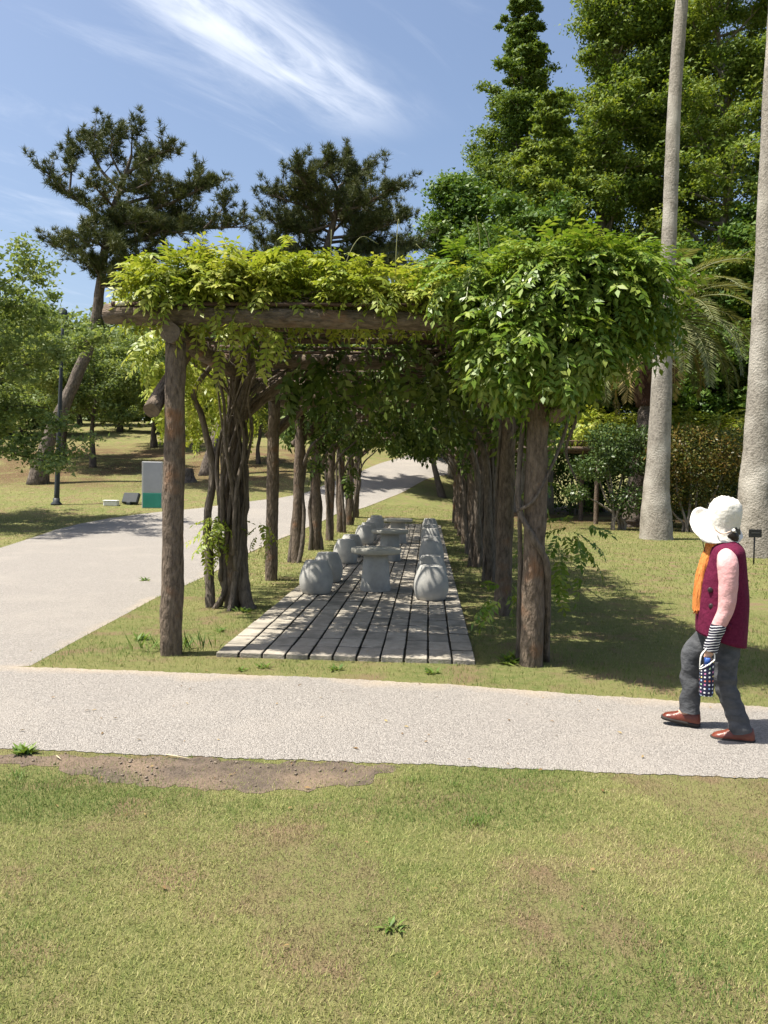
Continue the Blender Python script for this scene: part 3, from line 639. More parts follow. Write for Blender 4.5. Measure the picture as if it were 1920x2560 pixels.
def grow(name, label, cat_, base, H, r, spec_fn, leaf, bark, seed, leafL, rc, nl, nsub=4, lean=(0, 0), group=None, sub_t=.3, up=.9, flat=.42, wig=.03, subl=.4, trunk_pts=None, tips=1, crown_top=True, taper=0):
    rs = np.random.RandomState(seed); base = np.array(base, float)
    if trunk_pts is None:
        f = np.linspace(0, 1, 7)[:, None]; tp = f*np.array([lean[0], lean[1], H]); tp[1:-1, :2] += rs.normal(0, H*wig*.3, (5, 2))
    else: tp = np.array(trunk_pts, float)-base
    t = thing(name, label, cat_, base, 0, group)
    wood = MB(); R = r*np.linspace(1, .12, len(tp)); R[0] *= 1.35
    V, F = tube(tp-np.array([0, 0, .15])*(np.arange(len(tp)) == 0)[:, None], R, len(tp)*4, 12, .10, seed, lump=2); obj('trunk', mesh_np('trunk', V, F, True), bark, t)
    C = []; SC = []
    for P, br, L, az in branches(rs, tp, r, spec_fn(rs)):
        V, F = tube(P, np.linspace(br, br*.2, 5), 9, 6, .1, 1, cap=False); wood.add(V, F)
        for k in range(nsub):
            ft = sub_t+(1-sub_t)*(k+rs.rand())/nsub; q = ft*4; i = min(int(q), 3); s = P[i]+(P[i+1]-P[i])*(q-i)
            a2 = az+(1 if k % 2 else -1)*rs.uniform(.4, 1.2); l2 = L*subl*rs.uniform(.6, 1.2)*(1.15-.5*ft); e2 = rs.uniform(-.1, .6)
            d = np.array([math.cos(a2)*math.cos(e2), math.sin(a2)*math.cos(e2), math.sin(e2)]); Q = np.array([s, s+d*l2*.5+rs.normal(0, .05*l2, 3), s+d*l2+np.array([0, 0, rs.uniform(-.05, .15)*l2])])
            V, F = tube(Q, [br*.4, br*.25, br*.1], 4, 4, 0, cap=False); wood.add(V, F)
            m = max(2, int(l2/(rc*.55)))
            for g_ in np.linspace(.25, 1.0, m): C.append(Q[0]+(Q[2]-Q[0])*g_+rs.normal(0, rc*.22, 3))
        for g_ in np.linspace(.55, 1, max(2, int(L*.45/(rc*.6)))): C.append(np.array([np.interp(g_*4, range(5), P[:, q]) for q in range(3)])+rs.normal(0, rc*.2, 3))
    if crown_top:
        for k in range(6): C.append(tp[-1]+rs.normal(0, rc*.35, 3)-np.array([0, 0, k*rc*.35]))
    C = np.array(C); SC = np.clip((1.02-C[:, 2]/tp[-1][2])*taper, .30, 1.) if taper else np.ones(len(C))
    obj('limbs', wood.mesh('limbs', True), bark, t)
    V, F = rleaves(rs, C, rc*SC*rs.uniform(.7, 1.3, len(C)), nl, leafL, up, flat)
    o = obj('crown', mesh_np('crown', V, F), leaf, t); o['kind'] = 'stuff'
    return t, len(C)
tot = {}
def gz(px, d, dx=0):          # foot of a tree seen in photo column px at depth d
    p = at(px, 1200, d); return (p[0], p[1], float(terr(p[0], p[1])))
# ---- tall feathery trees on the right
def spire(nb, e0, e1, prof, t0=.12):
    def f(rs):
        s = []
        for k in range(nb):
            t = t0+(1-t0)*(k+rs.rand()*.8)/nb*.985; s.append((t, k*2.4+rs.normal(0, .5), rs.uniform(e0, e1), prof(t)*rs.uniform(.65, 1.25), rs.uniform(.1, .5)))
        return s
    return f
TG = 'tall feathery trees behind the pergola'
_, a = grow('cypress_tree', 'narrow spire-topped feathery green tree with one side limb, left of the tall trees', 'tree', gz(1262, 50), 31.5, .40, spire(120, .35, .8, lambda t: .25+7.2*(1-t)**1.08), L_CED2, TB_GREY, 21, .175, .92, 140, 3, (.3, 0), TG, taper=2.6); tot['A'] = a
_, a = grow('cypress_tree', 'tall many-stemmed feathery tree left of the slender leaning palm trunk', 'tree', gz(1470, 47), 36, .46, spire(105, .5, .95, lambda t: 1.7+5.2*(1-t)**1.0), L_CED, TB_GREY, 22, .18, 1.0, 150, 4, (1.0, 1), TG, taper=4); tot['B'] = a
_, a = grow('cypress_tree', 'tall broad feathery tree between the two palm trunks', 'tree', gz(1800, 45), 36, .5, spire(105, .25, .8, lambda t: 3.0+4.2*(1-t)**.8), L_CED, TB_GREY, 23, .18, 1.0, 150, 4, (-.5, 1), TG); tot['C'] = a
grow('cypress_tree', 'tall dark feathery tree standing behind the leaning palm trunk', 'tree', gz(1650, 58), 37, .45, spire(90, .3, .8, lambda t: 2.6+4.2*(1-t)**.8), L_CED2, TB_GREY, 24, .25, 1.1, 100, 3, (0, 0), TG)
grow('cypress_tree', 'lighter conical feathery tree rising just above the right clump of wisteria', 'tree', gz(1365, 40), 20.5, .33, spire(85, .15, .6, lambda t: .5+4.6*(1-t)**1.0, .2), L_CED, TB_GREY, 25, .17, .8, 110, 3, (0, 0), TG, taper=3)
grow('broadleaf_tree', 'leafy green tree between the dark pine and the spire-topped tree', 'tree', gz(1135, 46), 17.0, .30, spire(70, .2, .9, lambda t: .6+3.8*(1-t)**.8, .15), L_BRD, TB_GREY, 26, .20, .95, 100, 3, (0, 0), TG)
grow('broadleaf_tree', 'low dense green tree directly behind the right end of the pergola roof', 'tree', gz(1300, 37), 13.5, .26, spire(60, .1, .8, lambda t: 1.0+3.6*(1-t)**.6, .2), L_BRD, TB_GREY, 27, .18, .85, 100, 3, (0, 0), TG)
grow('broadleaf_tree', 'dense green tree at the right edge behind the thick palm trunk', 'tree', gz(1990, 40), 17, .3, spire(65, .1, .8, lambda t: 1.4+4.2*(1-t)**.6, .15), L_BRD, TB_GREY, 28, .22, .95, 100, 3, (0, 0), TG)
grow('broadleaf_tree', 'dark shaded tree filling the gap behind the date palm', 'tree', gz(1720, 43), 13, .28, spire(60, .1, .8, lambda t: 1.4+4.4*(1-t)**.6, .12), L_BRD, TB_DARK, 29, .23, .95, 80, 3, (0, 0), TG)
grow('broadleaf_tree', 'dark shaded tree behind the cloud-pruned shrub', 'tree', gz(1500, 46), 14, .28, spire(60, .1, .8, lambda t: 1.4+4.4*(1-t)**.6, .12), L_BRD, TB_DARK, 30, .23, .95, 80, 3, (0, 0), TG)
# ---- pines
def needles(rs, C, Dv, n, L, wd):
    k = np.repeat(np.arange(len(C)), n); d = unit(unit(Dv)[k]*.75+rs.normal(size=(len(k), 3))*.62); l = L*rs.uniform(.65, 1.15, len(k))
    sd = unit(np.cross(d, rs.normal(size=d.shape)))*wd; b = C[k]+d*.02
    return np.stack([b-sd*.5, b+sd*.5, b+d*l[:, None]], 1).reshape(-1, 3), np.arange(len(k)*3).reshape(-1, 3)
def pine(label, trunk, radii, limbs, seed, ntuft=7, nsub=7, Ls=.9, nn=22, nL=.26, spread=1.):
    rs = np.random.RandomState(seed); base = np.array(trunk[0]); t = thing('pine_tree', label, 'tree', base, 0, 'dark pines')
    V, F = tube(np.array(trunk)-base-np.array([0, 0, .2])*(np.arange(len(trunk)) == 0)[:, None], radii, len(trunk)*5, 14, .14, seed, lump=2); obj('trunk', mesh_np('trunk', V, F, True), PINEB, t)
    wood = MB(); C = []; Dv = []
    for P, r0 in limbs:
        P = np.array(P)-base; m = 10; Cc = curve(P, m); V, F = tube(P, np.linspace(r0, r0*.25, len(P)), m, 7, .12, 2, cap=False); wood.add(V, F)
        LL = np.linalg.norm(np.diff(Cc, axis=0), axis=1).sum(); T = unit(np.gradient(Cc, axis=0))
        ns = max(3, int(nsub*LL/2.2))
        for k in range(ns):
            q = (.22+.78*(k+rs.rand())/ns)*(m-1); i = min(int(q), m-2); s = Cc[i]+(Cc[i+1]-Cc[i])*(q-i)
            d = unit(T[i]*.7+rs.normal(size=3)*np.array([1, 1, .35])*.8+np.array([0, 0, .35])); l = Ls*rs.uniform(.5, 1.25)*spread
            e = s+d*l+np.array([0, 0, .12*l]); V, F = tube([s, (s+e)/2-np.array([0, 0, .04*l]), e], [r0*.28, r0*.2, r0*.08], 4, 4, 0, cap=False); wood.add(V, F)
            for g_ in range(ntuft):
                f = .25+.75*(g_+rs.rand())/ntuft; c = s+(e-s)*f+rs.normal(0, .09*spread, 3)
                C.append(c); Dv.append(d*.5+np.array([0, 0, .8])+rs.normal(0, .45, 3))
            for g_ in range(2): C.append(e+rs.normal(0, .05, 3)); Dv.append(np.array([0, 0, 1.])+d*.5)
    C = np.array(C); Dv = np.array(Dv)
    obj('limbs', wood.mesh('limbs', True), PINEB, t)
    V, F = needles(rs, C, Dv, nn, nL, .032); o = obj('crown', mesh_np('crown', V, F), L_PIN, t); o['kind'] = 'stuff'
    tot[label[:12]] = len(C)
def dp(x, y, d): return at(x*1.15735, y*1.15735, d)     # same, in 1659-pixel-wide coordinates
D1 = 31.
foot = gp(92, 1209); D1 = float((RN.T @ (foot-CAM))[2]*-1)
J = random.Random(4)
def limb(pts, r0, dz): return ([dp(x, y+(24 if y < 480 else 0), D1+dz*k/(len(pts)-1)) for k, (x, y) in enumerate(pts)], r0)
tr = [(80, 1045, 0), (103, 960, 0), (140, 870, .2), (180, 780, .2), (206, 700, .1), (216, 620, 0), (226, 545, 0), (240, 465, 0), (262, 405, .1), (284, 335, .1)]
trk = [dp(x, y, D1+z) for x, y, z in tr]
pr_ = np.array([.42, .27, .235, .215, .20, .18, .16, .13, .10, .05])*D1/31
lm = [limb(a, r, z) for a, r, z in [
    ([(238, 470), (200, 430), (150, 395), (97, 345)], .11, -1.2), ([(150, 395), (155, 340), (158, 300)], .06, .3),
    ([(228, 560), (180, 550), (150, 540), (120, 532)], .09, 1.0), ([(226, 590), (205, 590), (190, 575)], .06, -1.0), ([(262, 390), (215, 340), (200, 295), (205, 270)], .09, .8),
    ([(284, 320), (285, 280), (290, 250)], .05, -.2), ([(275, 350), (320, 320), (365, 300)], .08, -1.0), ([(270, 370), (240, 310), (245, 270)], .06, -1.2),
    ([(255, 420), (330, 400), (400, 385), (440, 378)], .09, 1.5), ([(250, 440), (340, 425), (400, 400), (452, 372)], .10, -1.5),
    ([(240, 480), (300, 470), (360, 450), (410, 430)], .10, .8), ([(236, 520), (300, 520), (350, 500), (400, 505)], .10, -1.6),
    ([(234, 540), (340, 500), (440, 470), (535, 490)], .10, 1.8), ([(440, 470), (470, 440), (490, 420)], .05, .5), ([(230, 580), (300, 560), (370, 560), (440, 575)], .09, -1.2),
    ([(222, 610), (270, 600), (320, 585)], .08, 1.0), ([(226, 550), (260, 500), (290, 440)], .08, 1.8), ([(216, 630), (215, 600), (200, 570)], .06, -1.5), ([(300, 560), (330, 590), (330, 600)], .06, 0), ([(216, 660), (222, 700), (228, 715)], .03, .6), ([(232, 500), (250, 520), (270, 545)], .07, -2.4), ([(228, 540), (205, 520), (190, 525)], .07, -2.4), ([(240, 465), (270, 460), (310, 480)], .08, -2.6), ([(222, 590), (240, 585), (275, 575)], .07, -2.2), ([(262, 390), (290, 385), (330, 365)], .07, -2.2), ([(250, 430), (225, 400), (210, 385)], .07, -2.2), ([(218, 620), (232, 620), (260, 625)], .06, -1.8), ([(262, 395), (300, 360), (310, 310)], .06, 2.0), ([(236, 510), (330, 470), (390, 470)], .08, 2.6), ([(240, 465), (215, 460), (195, 470)], .06, -1.8)]]
pine('tall dark pine with a leaning trunk standing on the left lawn', trk, pr_, lm, 31, 9, 12, .95, 18, .29)
foot = gp(513, 1188); D2 = float((RN.T @ (foot-CAM))[2]*-1)
trk = [foot]+[dp(x, y, D2+z) for x, y, z in [(470, 950, 0), (520, 840, .3), (590, 740, .5), (650, 660, .6), (690, 580, .6), (710, 520, .5), (725, 460, .4), (735, 400, .4)]]
def limb2(pts, r0, dz): return ([dp(720+(x-720)*1.06, y+34, D2+.5+dz*k/(len(pts)-1)) for k, (x, y) in enumerate(pts)], r0)
lm = []
rr = random.Random(8)
for (x, y, ex, ey) in [(730, 380, 640, 335), (730, 380, 700, 320), (732, 370, 745, 325), (730, 390, 790, 325), (725, 420, 835, 375), (725, 430, 600, 390), (722, 450, 600, 450), (720, 440, 830, 440), (715, 480, 860, 440), (712, 500, 580, 500), (710, 500, 890, 500), (705, 530, 560, 540), (705, 540, 880, 560), (700, 560, 800, 600), (690, 580, 600, 600), (715, 470, 760, 400), (715, 470, 670, 400), (700, 550, 650, 520), (705, 540, 760, 520), (690, 590, 720, 600), (720, 440, 700, 380), (700, 560, 850, 530), (690, 590, 780, 570), (690, 600, 560, 590), (712, 490, 640, 450), (712, 490, 790, 470)]:
    lm.append(limb2([(x, y), ((x+ex)/2+rr.uniform(-10, 10), (y+ey)/2+rr.uniform(0, 18)), (ex, ey)], .09, rr.uniform(-3.2, 3.2)))
pine('dark round-headed pine behind the middle of the pergola', trk, np.array([.36, .33, .31, .28, .25, .22, .17, .12, .07])*D2/36, lm, 33, 11, 19, 1.2, 15, .32)
# ---- cherry trees on the left bank
def spread(nb, e0, e1, L0, t0=.35):
    def f(rs): return [(t0+(1-t0)*(k+rs.rand())/nb*.98, k*2.4+rs.normal(0, .4), rs.uniform(e0, e1), L0*rs.uniform(.6, 1.2), rs.uniform(-.7, .1)) for k in range(nb)]
    return f
CG = 'cherry trees on the left bank'
def foot_px(px, py): return tuple(gp(px, py))
def cherry(label, b, H, r, L0, seed, nb=16, nl=100, leafL=.15, rc=.62, lean=(0, 0), t0=.35, e=(.05, .8), leaf=None, nsub=5):
    return grow('cherry_tree', label, 'tree', b, H, r, spread(nb, e[0], e[1], L0, t0), leaf or L_CHE, TB_DARK, seed, leafL, rc, nl, nsub, lean, CG, .25, .35, .6, .05, .42)
cherry('spreading cherry tree whose limbs reach in from the left edge', gz(-150, 24), 6.6, .22, 4.0, 41, 24, 92, .125, .55, (.8, 0), .3, (.1, .8))
cherry('cherry tree with a forked trunk behind the leaning pine trunk', foot_px(158, 1145), 6.8, .16, 3.4, 42, 18)
cherry('small cherry tree with upright trunk right of the leaning pine', foot_px(232, 1168), 5.6, .15, 3.0, 43, 18)
cherry('cherry tree whose trunk shows just left of the front left post', foot_px(385, 1118), 6.2, .2, 3.4, 44, 18)
cherry('bushy cherry tree high on the bank at the left edge', foot_px(20, 1090), 7.0, .2, 3.8, 45, 18)
cherry('cherry tree up the bank beyond the second left post', foot_px(560, 1090), 6.4, .18, 3.4, 46, 16)
cherry('slim cherry tree between the second and third left posts', foot_px(646, 1160), 5.2, .12, 2.6, 47, 14)
cherry('leaning dark cherry tree over the road at the far end of the pergola', foot_px(1108, 1243), 5.8, .16, 3.0, 48, 16, lean=(-1.5, 0), leaf=L_BRD)
for k, (px, d, H, L0, lab) in enumerate([(880, 66, 8, 4.5, 'rounded tree at the top of the road'), (1010, 62, 7.5, 4.5, 'leafy tree closing the view at the bend of the road'), (1120, 56, 8, 4.5, 'dense tree right of the far bend of the road'), (200, 78, 9, 5, 'pale tree on the skyline behind the leaning pine'), (-60, 70, 9, 5, 'pale tree on the skyline at the left edge'), (420, 82, 9.5, 5, 'pale tree on the skyline behind the left pergola posts'), (640, 80, 9, 5, 'tree on the skyline behind the middle left posts'), (770, 74, 8.5, 4.8, 'tree on the skyline beside the road'), (60, 62, 7.5, 4.5, 'low leafy tree on the bank behind the lamp post'), (300, 66, 8, 4.6, 'low leafy tree on the bank behind the grey panel'), (-160, 60, 8, 4.5, 'low leafy tree beyond the left edge of the bank'), (500, 66, 7.5, 4.5, 'low leafy tree on the bank left of the twisted vine')]):
    grow('hill_tree', lab, 'tree', gz(px, d), H, .22, spread(22, -.15, .9, L0, .12), L_CHE if px < 700 else L_BRD, TB_DARK, 60+k, .36, 1.15, 52, 4, (0, 0), 'trees on the hill', .25, .4, .65)
HB_ = np.random.RandomState(8)
for k_ in range(10):
    px_b = -260+k_*125; b_ = np.array(gz(px_b, 92)); rs_ = np.random.RandomState(500+k_); t = thing('hedge_bush', ['pale bushy thicket on the hilltop, %s from the left' % w_ for w_ in ('first', 'second', 'third', 'fourth', 'fifth', 'sixth', 'seventh', 'eighth', 'ninth', 'tenth')][k_], 'bush', b_, 0, 'thickets on the hilltop')
    C_ = unit(rs_.normal(size=(90, 3)))*np.array([4.6, 3, 3.4])*rs_.uniform(.6, 1.05, (90, 1))+np.array([0, 0, 2.2]); V, F = rleaves(rs_, C_, np.full(90, 1.6), 45, .55, .6, .6); o = obj('foliage', mesh_np('foliage', V, F), L_CHE, t); o['kind'] = 'stuff'
    V, F = tube([(0, 0, -.5), (.2, 0, 2), (.1, 0, 4)], [.3, .2, .08], 8, 7, .1, k_); obj('stem', mesh_np('stem', V, F, True), TB_DARK, t)
# ---- smooth grey palm trunks
PALMB = pmat('palm_bark', (.11, .097, .08), (.32, .29, .245), 13, .9, 1., 26, (1, 1, .9), c3=(.41, .38, .33), scale3=1.3, thr=(.48, .70), bdist=.028, contrast=(.22, .66))
FAN = leafmat('fan_leaf', (.06, .09, .03), (.10, .14, .05), (.16, .18, .08), .2, .45, .5)
def palm_trunk(label, pts, rad_, seed, top):
    base = np.array(pts[0]); t = thing('palm_tree', label, 'palm', base, 0, 'tall smooth palms')
    P = [p-base for p in pts]; P[0] = P[0]-np.array([0, 0, .15])
    n = 150; V, F = tube(P, rad_, n, 26, .045, seed, lump=2.2); obj('trunk', mesh_np('trunk', V, F, True), PALMB, t)
    rs = np.random.RandomState(seed); c = P[-1]
    for k in range(26):
        az = k*2.4; el = 1.2-1.9*k/26; L = 1.9; d = np.array([math.cos(az)*math.cos(el), math.sin(az)*math.cos(el), math.sin(el)]); hub = c+d*L*.6; s = unit(np.cross(d, [0, 0, 1.])); mb = MB()
        V, F = tube([c, hub], [.03, .02], 3, 4); mb.add(V, F)
        a = np.linspace(-1.9, 1.9, 26); D = np.cos(a)[:, None]*d+np.sin(a)[:, None]*s+np.array([0, 0, -.25]); V, F = diamonds(np.repeat(hub[None], 26, 0), D, np.repeat(np.cross(s, d)[None], 26, 0), np.full(26, 1.0), np.full(26, .09)); mb.add(V, F)
        obj('frond', mb.mesh('frond'), FAN, t)
b1 = gp(1640, 1348); d1 = float(-(RN.T @ (b1-CAM))[2])
P1 = [b1]+[dp(x, y, d1) for x, y in [(1418, 1060), (1424, 960), (1432, 750), (1441, 600), (1449, 420), (1458, 200), (1473, 0)]]; P1.append(P1[-1]+(P1[-1]-P1[-2])*1.3)
palm_trunk('slender grey palm trunk leaning right, with a swollen cracked foot, left of the thick one', P1, np.array([.52, .40, .34, .28, .24, .215, .20, .19, .18])*d1/24.8, 71, 3)
b2 = gp(1900, 1392); d2 = float(-(RN.T @ (b2-CAM))[2])
P2 = [b2]+[dp(x, y, d2) for x, y in [(1632, 1090), (1638, 960), (1648, 740), (1657, 500), (1667, 250), (1680, 0)]]; P2.append(P2[-1]+(P2[-1]-P2[-2])*1.3)
palm_trunk('thick grey palm trunk with peeling bark at the right edge', P2, np.array([.60, .43, .36, .30, .26, .24, .22, .21])*d2/20.5, 72, 3)
# ---- date palm with arching feather fronds
DPT = pmat('date_palm_trunk', (.055, .045, .038), (.16, .13, .105), 6, .92, 1., 10, (1, 1, 2.5), bdist=.08)
DPF = leafmat('date_palm_frond', (.10, .12, .045), (.17, .19, .08), (.27, .27, .13), .22, .4, .6)
DPD = leafmat('dry_date_frond', (.22, .17, .06), (.32, .25, .09), (.40, .32, .13), .25, .5, .6)
b = gp(1583, 1318); dd = float(-(RN.T @ (b-CAM))[2])
t = thing('date_palm', 'bushy date palm with arching grey-green fronds behind the palm trunks', 'palm', b, 0)
top = dp(1424, 708, dd)-b
V, F = tube([(0, 0, -.15), (.02, 0, .6), top*.35, top*.62], np.array([.47, .40, .37, .38])*dd/30, 60, 20, .14, 81, lump=9); obj('trunk', mesh_np('trunk', V, F, True), DPT, t)
V, F = tube([top*.60, top*.75, top*.9, top], np.array([.44, .78, .74, .4])*dd/30, 20, 20, .2, 82, lump=9); obj('crown_shaft', mesh_np('crown_shaft', V, F, True), pmat('frond_stubs', (.045, .022, .016), (.11, .055, .04), 14, .85, 1., 25, bdist=.06), t)
rs = np.random.RandomState(83); sb = MB(); c = top
for k in range(170):
    a = k*2.4; f = rs.rand(); z = top*(.62+.36*f); r = .70*dd/30; p = z+np.array([math.cos(a)*r, math.sin(a)*r, 0]); d = np.array([[math.cos(a)*.5, math.sin(a)*.5, .9]])
    V, F = diamonds(p[None]-d*.1, d, np.array([[math.cos(a), math.sin(a), -.3]]), [.38], [.20]); sb.add(V, F)
o = obj('frond_stub', sb.mesh('frond_stub'), pmat('stub_cut', (.07, .035, .022), (.19, .13, .08), 12, .8), t); o['kind'] = 'stuff'
for k in range(58):
    az = k*2.39996; f = k/58; el = 1.42-1.80*f+rs.normal(0, .08); L = rs.uniform(4.0, 4.7)*(1-.15*(f > .85)); P = [c*1.0]; e = el
    for q in range(9):
        P.append(P[-1]+np.array([math.cos(az)*math.cos(e), math.sin(az)*math.cos(e), math.sin(e)])*L/9); e -= (.20 if f < .8 else .17)
    Cc = curve(P, 46); T = unit(np.gradient(Cc, axis=0)); side = unit(np.cross(T, np.array([0, 0, 1.])+1e-4)); upn = np.cross(side, T); mb = MB()
    V, F = tube(P, np.linspace(.04, .008, 10), 18, 4, 0, cap=False); mb.add(V, F)
    w_ = np.sin(np.linspace(.25, 1, 46)*np.pi*.93)**.6
    for s in (-1, 1):
        i = np.arange(5, 46); D = side[i]*s*.85+T[i]*.65+upn[i]*.25+np.array([0, 0, -.12])+rs.normal(0, .06, (len(i), 3)); V, F = diamonds(Cc[i], D, upn[i], .70*w_[i], np.full(len(i), .055)); mb.add(V, F)
    o = obj('frond', mb.mesh('frond'), DPD if f > .93 or k in (20, 41) else DPF, t)
    if f > .93: o['label'] = 'dry yellow hanging frond'
# ---- shrubs, second pergola
def shrub(name, label, base, blobs, leaf, seed, leafL=.07, group=None, stemsN=7, dens=900):
    rs = np.random.RandomState(seed); base = np.array(base, float); t = thing(name, label, 'shrub', base, 0, group); mb = MB(); w_ = MB()
    for k, (bx, by, bz, rx, ry, rz) in enumerate(blobs):
        n = int(dens*(rx*ry+rx*rz+ry*rz)); d = unit(rs.normal(size=(n, 3))); P = np.array([bx, by, bz])+d*np.array([rx, ry, rz])*(rs.uniform(.45, 1.04, n)**.8*(1+.10*np.sin(d[:, 0]*7+k)*np.sin(d[:, 2]*6+by)))[:, None]
        V, F = diamonds(P, d*.6+rs.normal(size=P.shape)*.7, d+rs.normal(size=P.shape)*.5+np.array([0, 0, .4]), leafL*rs.uniform(.6, 1.4, n), leafL*.55*rs.uniform(.7, 1.3, n)); mb.add(V, F)
        for q in range(1):
            a = rs.uniform(0, 6.28); s = np.array([.25*math.cos(a), .25*math.sin(a), -.05]); e = np.array([bx, by, bz])+rs.normal(0, .25, 3)*np.array([rx, ry, rz])
            V, F = tube([s, s*.9+np.array([0, 0, .35]), (s+e)/2+rs.normal(0, .1, 3), e], [.06, .05, .04, .02], 10, 6, .2, k); w_.add(V, F)
    obj('stems', w_.mesh('stems', True), TB_GREY, t); o = obj('foliage', mb.mesh('foliage'), leaf, t); o['kind'] = 'stuff'
    return t
b = gp(1545, 1325)
shrub('cloud_shrub', 'dark green cloud-pruned shrub left of the date palm trunk', b, [(-.2, .3, 3.3, 1.0, .8, .55), (-.9, .2, 2.2, .95, .8, .45), (.4, .2, 2.4, .8, .8, .5), (-1.5, 0, 1.3, .5, .5, .3), (.3, -.1, 1.1, .7, .6, .6), (.9, .4, 3.2, .7, .7, .6), (-.3, .1, 2.8, .7, .7, .4)], L_SHR, 91, .12, dens=800)
b = gp(1725, 1330)
shrub('bronze_shrub', 'domed shrub with bronze-red new leaves between the two palm trunks', b, [(.2, .4, 3.0, 1.9, 1.4, .85), (-.9, .3, 2.5, .9, 1., .7), (1.3, .5, 2.4, 1.0, 1., .8), (.2, .3, 2.2, 1.4, 1.2, .6), (.5, .2, 1.3, 1.0, .9, .6), (-.7, .2, 1.4, .7, .7, .6)], L_RED, 92, .11, dens=700)
b = gp(1845, 1330)
shrub('dark_shrub', 'dark clipped shrub beside the thick palm trunk', b, [(.3, 1.5, 3.0, 1.3, 1.1, .8), (.6, 1.2, 2.0, 1.2, 1.1, .8), (-.2, 1.5, 1.2, .8, .8, .7)], L_SHR, 93, .12, dens=700)
b = gp(1660, 1322)
for k_, (px_b, d_b, lab_) in enumerate([(1340, 44, 'tall dark evergreen bush in the shade right of the pergola'), (1440, 41, 'dark evergreen bush behind the distant pergola'), (1560, 42, 'dark evergreen bush behind the date palm trunk'), (1680, 40, 'dark evergreen bush seen between the palm trunks'), (1800, 41, 'dark evergreen bush behind the bronze shrub'), (1930, 39, 'dark evergreen bush behind the thick palm trunk'), (1240, 48, 'dark evergreen bush beyond the far right posts')]):
    shrub('evergreen_bush', lab_, gz(px_b, d_b), [(0, 0, 1.5, 2.2, 1.3, 1.6), (-1.1, .4, 3.0, 1.6, 1.2, 1.2), (1.2, .5, 2.9, 1.6, 1.2, 1.4), (.2, .3, 4.2, 1.4, 1.2, .9)], L_BRD, 140+k_, .2, 'evergreen bushes in the shade', 7, 150)
b = gp(1660, 1322)
shrub('dark_shrub', 'low dark shrub behind the slender palm trunk', b, [(.2, 1.5, 1.8, 1.1, 1., 1.0), (.3, 1.2, .9, .9, .9, .8)], L_SHR, 94, .12, dens=700)
p2 = thing('pergola', 'smaller distant log pergola among the shrubs on the right', 'pergola', (10, 34, 0)); O2 = np.array([10, 34, 0.])
def q2(name, a, b_, r, s):
    a = np.array(a, float); b_ = np.array(b_, float); o = obj(name, logmesh(np.linalg.norm(b_-a), r, r*.9, s, 10), None, p2); o.location = Vector(a-O2); o.rotation_euler = Vector(b_-a).to_track_quat('Z', 'Y').to_euler()
for k, x in enumerate((5.4, 7.6, 10.2, 12.9, 15.5)):
    for yy in (32.6, 35.8): q2('post', (x, yy, -.1), (x, yy, 2.95), .1, 200+k)
    q2('cross_beam', (x, 32.0, 3.2), (x, 36.4, 3.2), .085, 220+k)
for yy in (32.6, 35.8): q2('side_beam', (4.6, yy, 3.04), (16.3, yy, 3.04), .09, 230)
for k in range(6): q2('rod', (4.5, 32.1+.8*k, 3.32), (16.3, 32.1+.8*k, 3.32), .03, 240)
rs = np.random.RandomState(95); parts = []
for k in range(26): parts.append(blob(rs, (rs.uniform(5.2, 16), rs.uniform(32, 36), 3.65+rs.uniform(-.1, .45)), (.95, .8, .5), 60, -.3))
vine('light green wisteria heaped on the distant pergola on the right', (10, 34, 0), WL_Y, parts, 9, 1.6, 0, TPB, None)
# ------------------------------------------------------------------ things on the left lawn
GREYP = pmat('panel_grey', (.33, .34, .37), (.38, .39, .42), 3, .45); TEAL = pmat('panel_teal', (.035, .24, .19), (.05, .30, .24), 3, .5); FRM = pmat('panel_frame', (.42, .42, .42), (.50, .50, .50), 8, .5)
b = gp(381, 1270); ds = float(-(RN.T @ (b-CAM))[2]); k = ds/FPX
hS, wS = 117*k, 50*k
t = thing('information_panel', 'upright grey information panel with a teal lower third beside the road', 'sign', b, rad(8))
obj('frame', box(wS, .16, hS, (0, 0, hS/2-.02), .01), FRM, t)
obj('upper_board', box(wS*.86, .02, hS*.64, (0, -.083, hS*.655), .004), GREYP, t); obj('lower_board', box(wS*.90, .02, hS*.315, (0, -.085, hS*.165), .004), TEAL, t)
for o in t.children:
    if o.name.startswith('lower'): o['label'] = 'teal lower board'
POLE = pmat('dark_pole', (.028, .035, .04), (.05, .055, .06), 12, .5)
b = gp(141, 1262); dl = float(-(RN.T @ (b-CAM))[2]); top = dp(136, 690, dl)
t = thing('lamp_post', 'thin dark metal lamp post standing in front of the leaning pine', 'lamp post', b)
V, F = tube([(0, 0, -.1), (top-b)*.5, top-b], [.10, .075, .05], 14, 10); obj('pole', mesh_np('pole', V, F, True), POLE, t)
V, F = lathe([(0, 0), (.2, 0), (.2, .04), (.12, .12), (.12, .25), (0, .25)], 12); obj('base_plate', mesh_np('base_plate', V, F), POLE, t)
V, F = lathe([(0, 0), (.16, .02), (.20, .12), (.14, .35), (.05, .42), (0, .43)], 14); obj('lamp_head', mesh_np('lamp_head', V, F, True), POLE, t, top-b)
b = gp(278, 1264); t = thing('utility_box', 'low white box on the grass left of the grey panel', 'box', b, .1); obj('body', box(.5, .3, .18, (0, 0, .08), .02), WHITE, t); obj('lid', box(.53, .33, .03, (0, 0, .186), .008), WHITE, t)
b = gp(323, 1262); t = thing('ground_spotlight', 'dark tilted floodlight on the grass just left of the grey panel', 'floodlight', b, -.2)
o = obj('lamp_housing', box(.65, .16, .42, (0, 0, .27), .03), POLE, t); o.rotation_euler = (rad(-28), 0, 0); obj('bracket', box(.16, .2, .12, (0, .03, .05), .01), POLE, t)
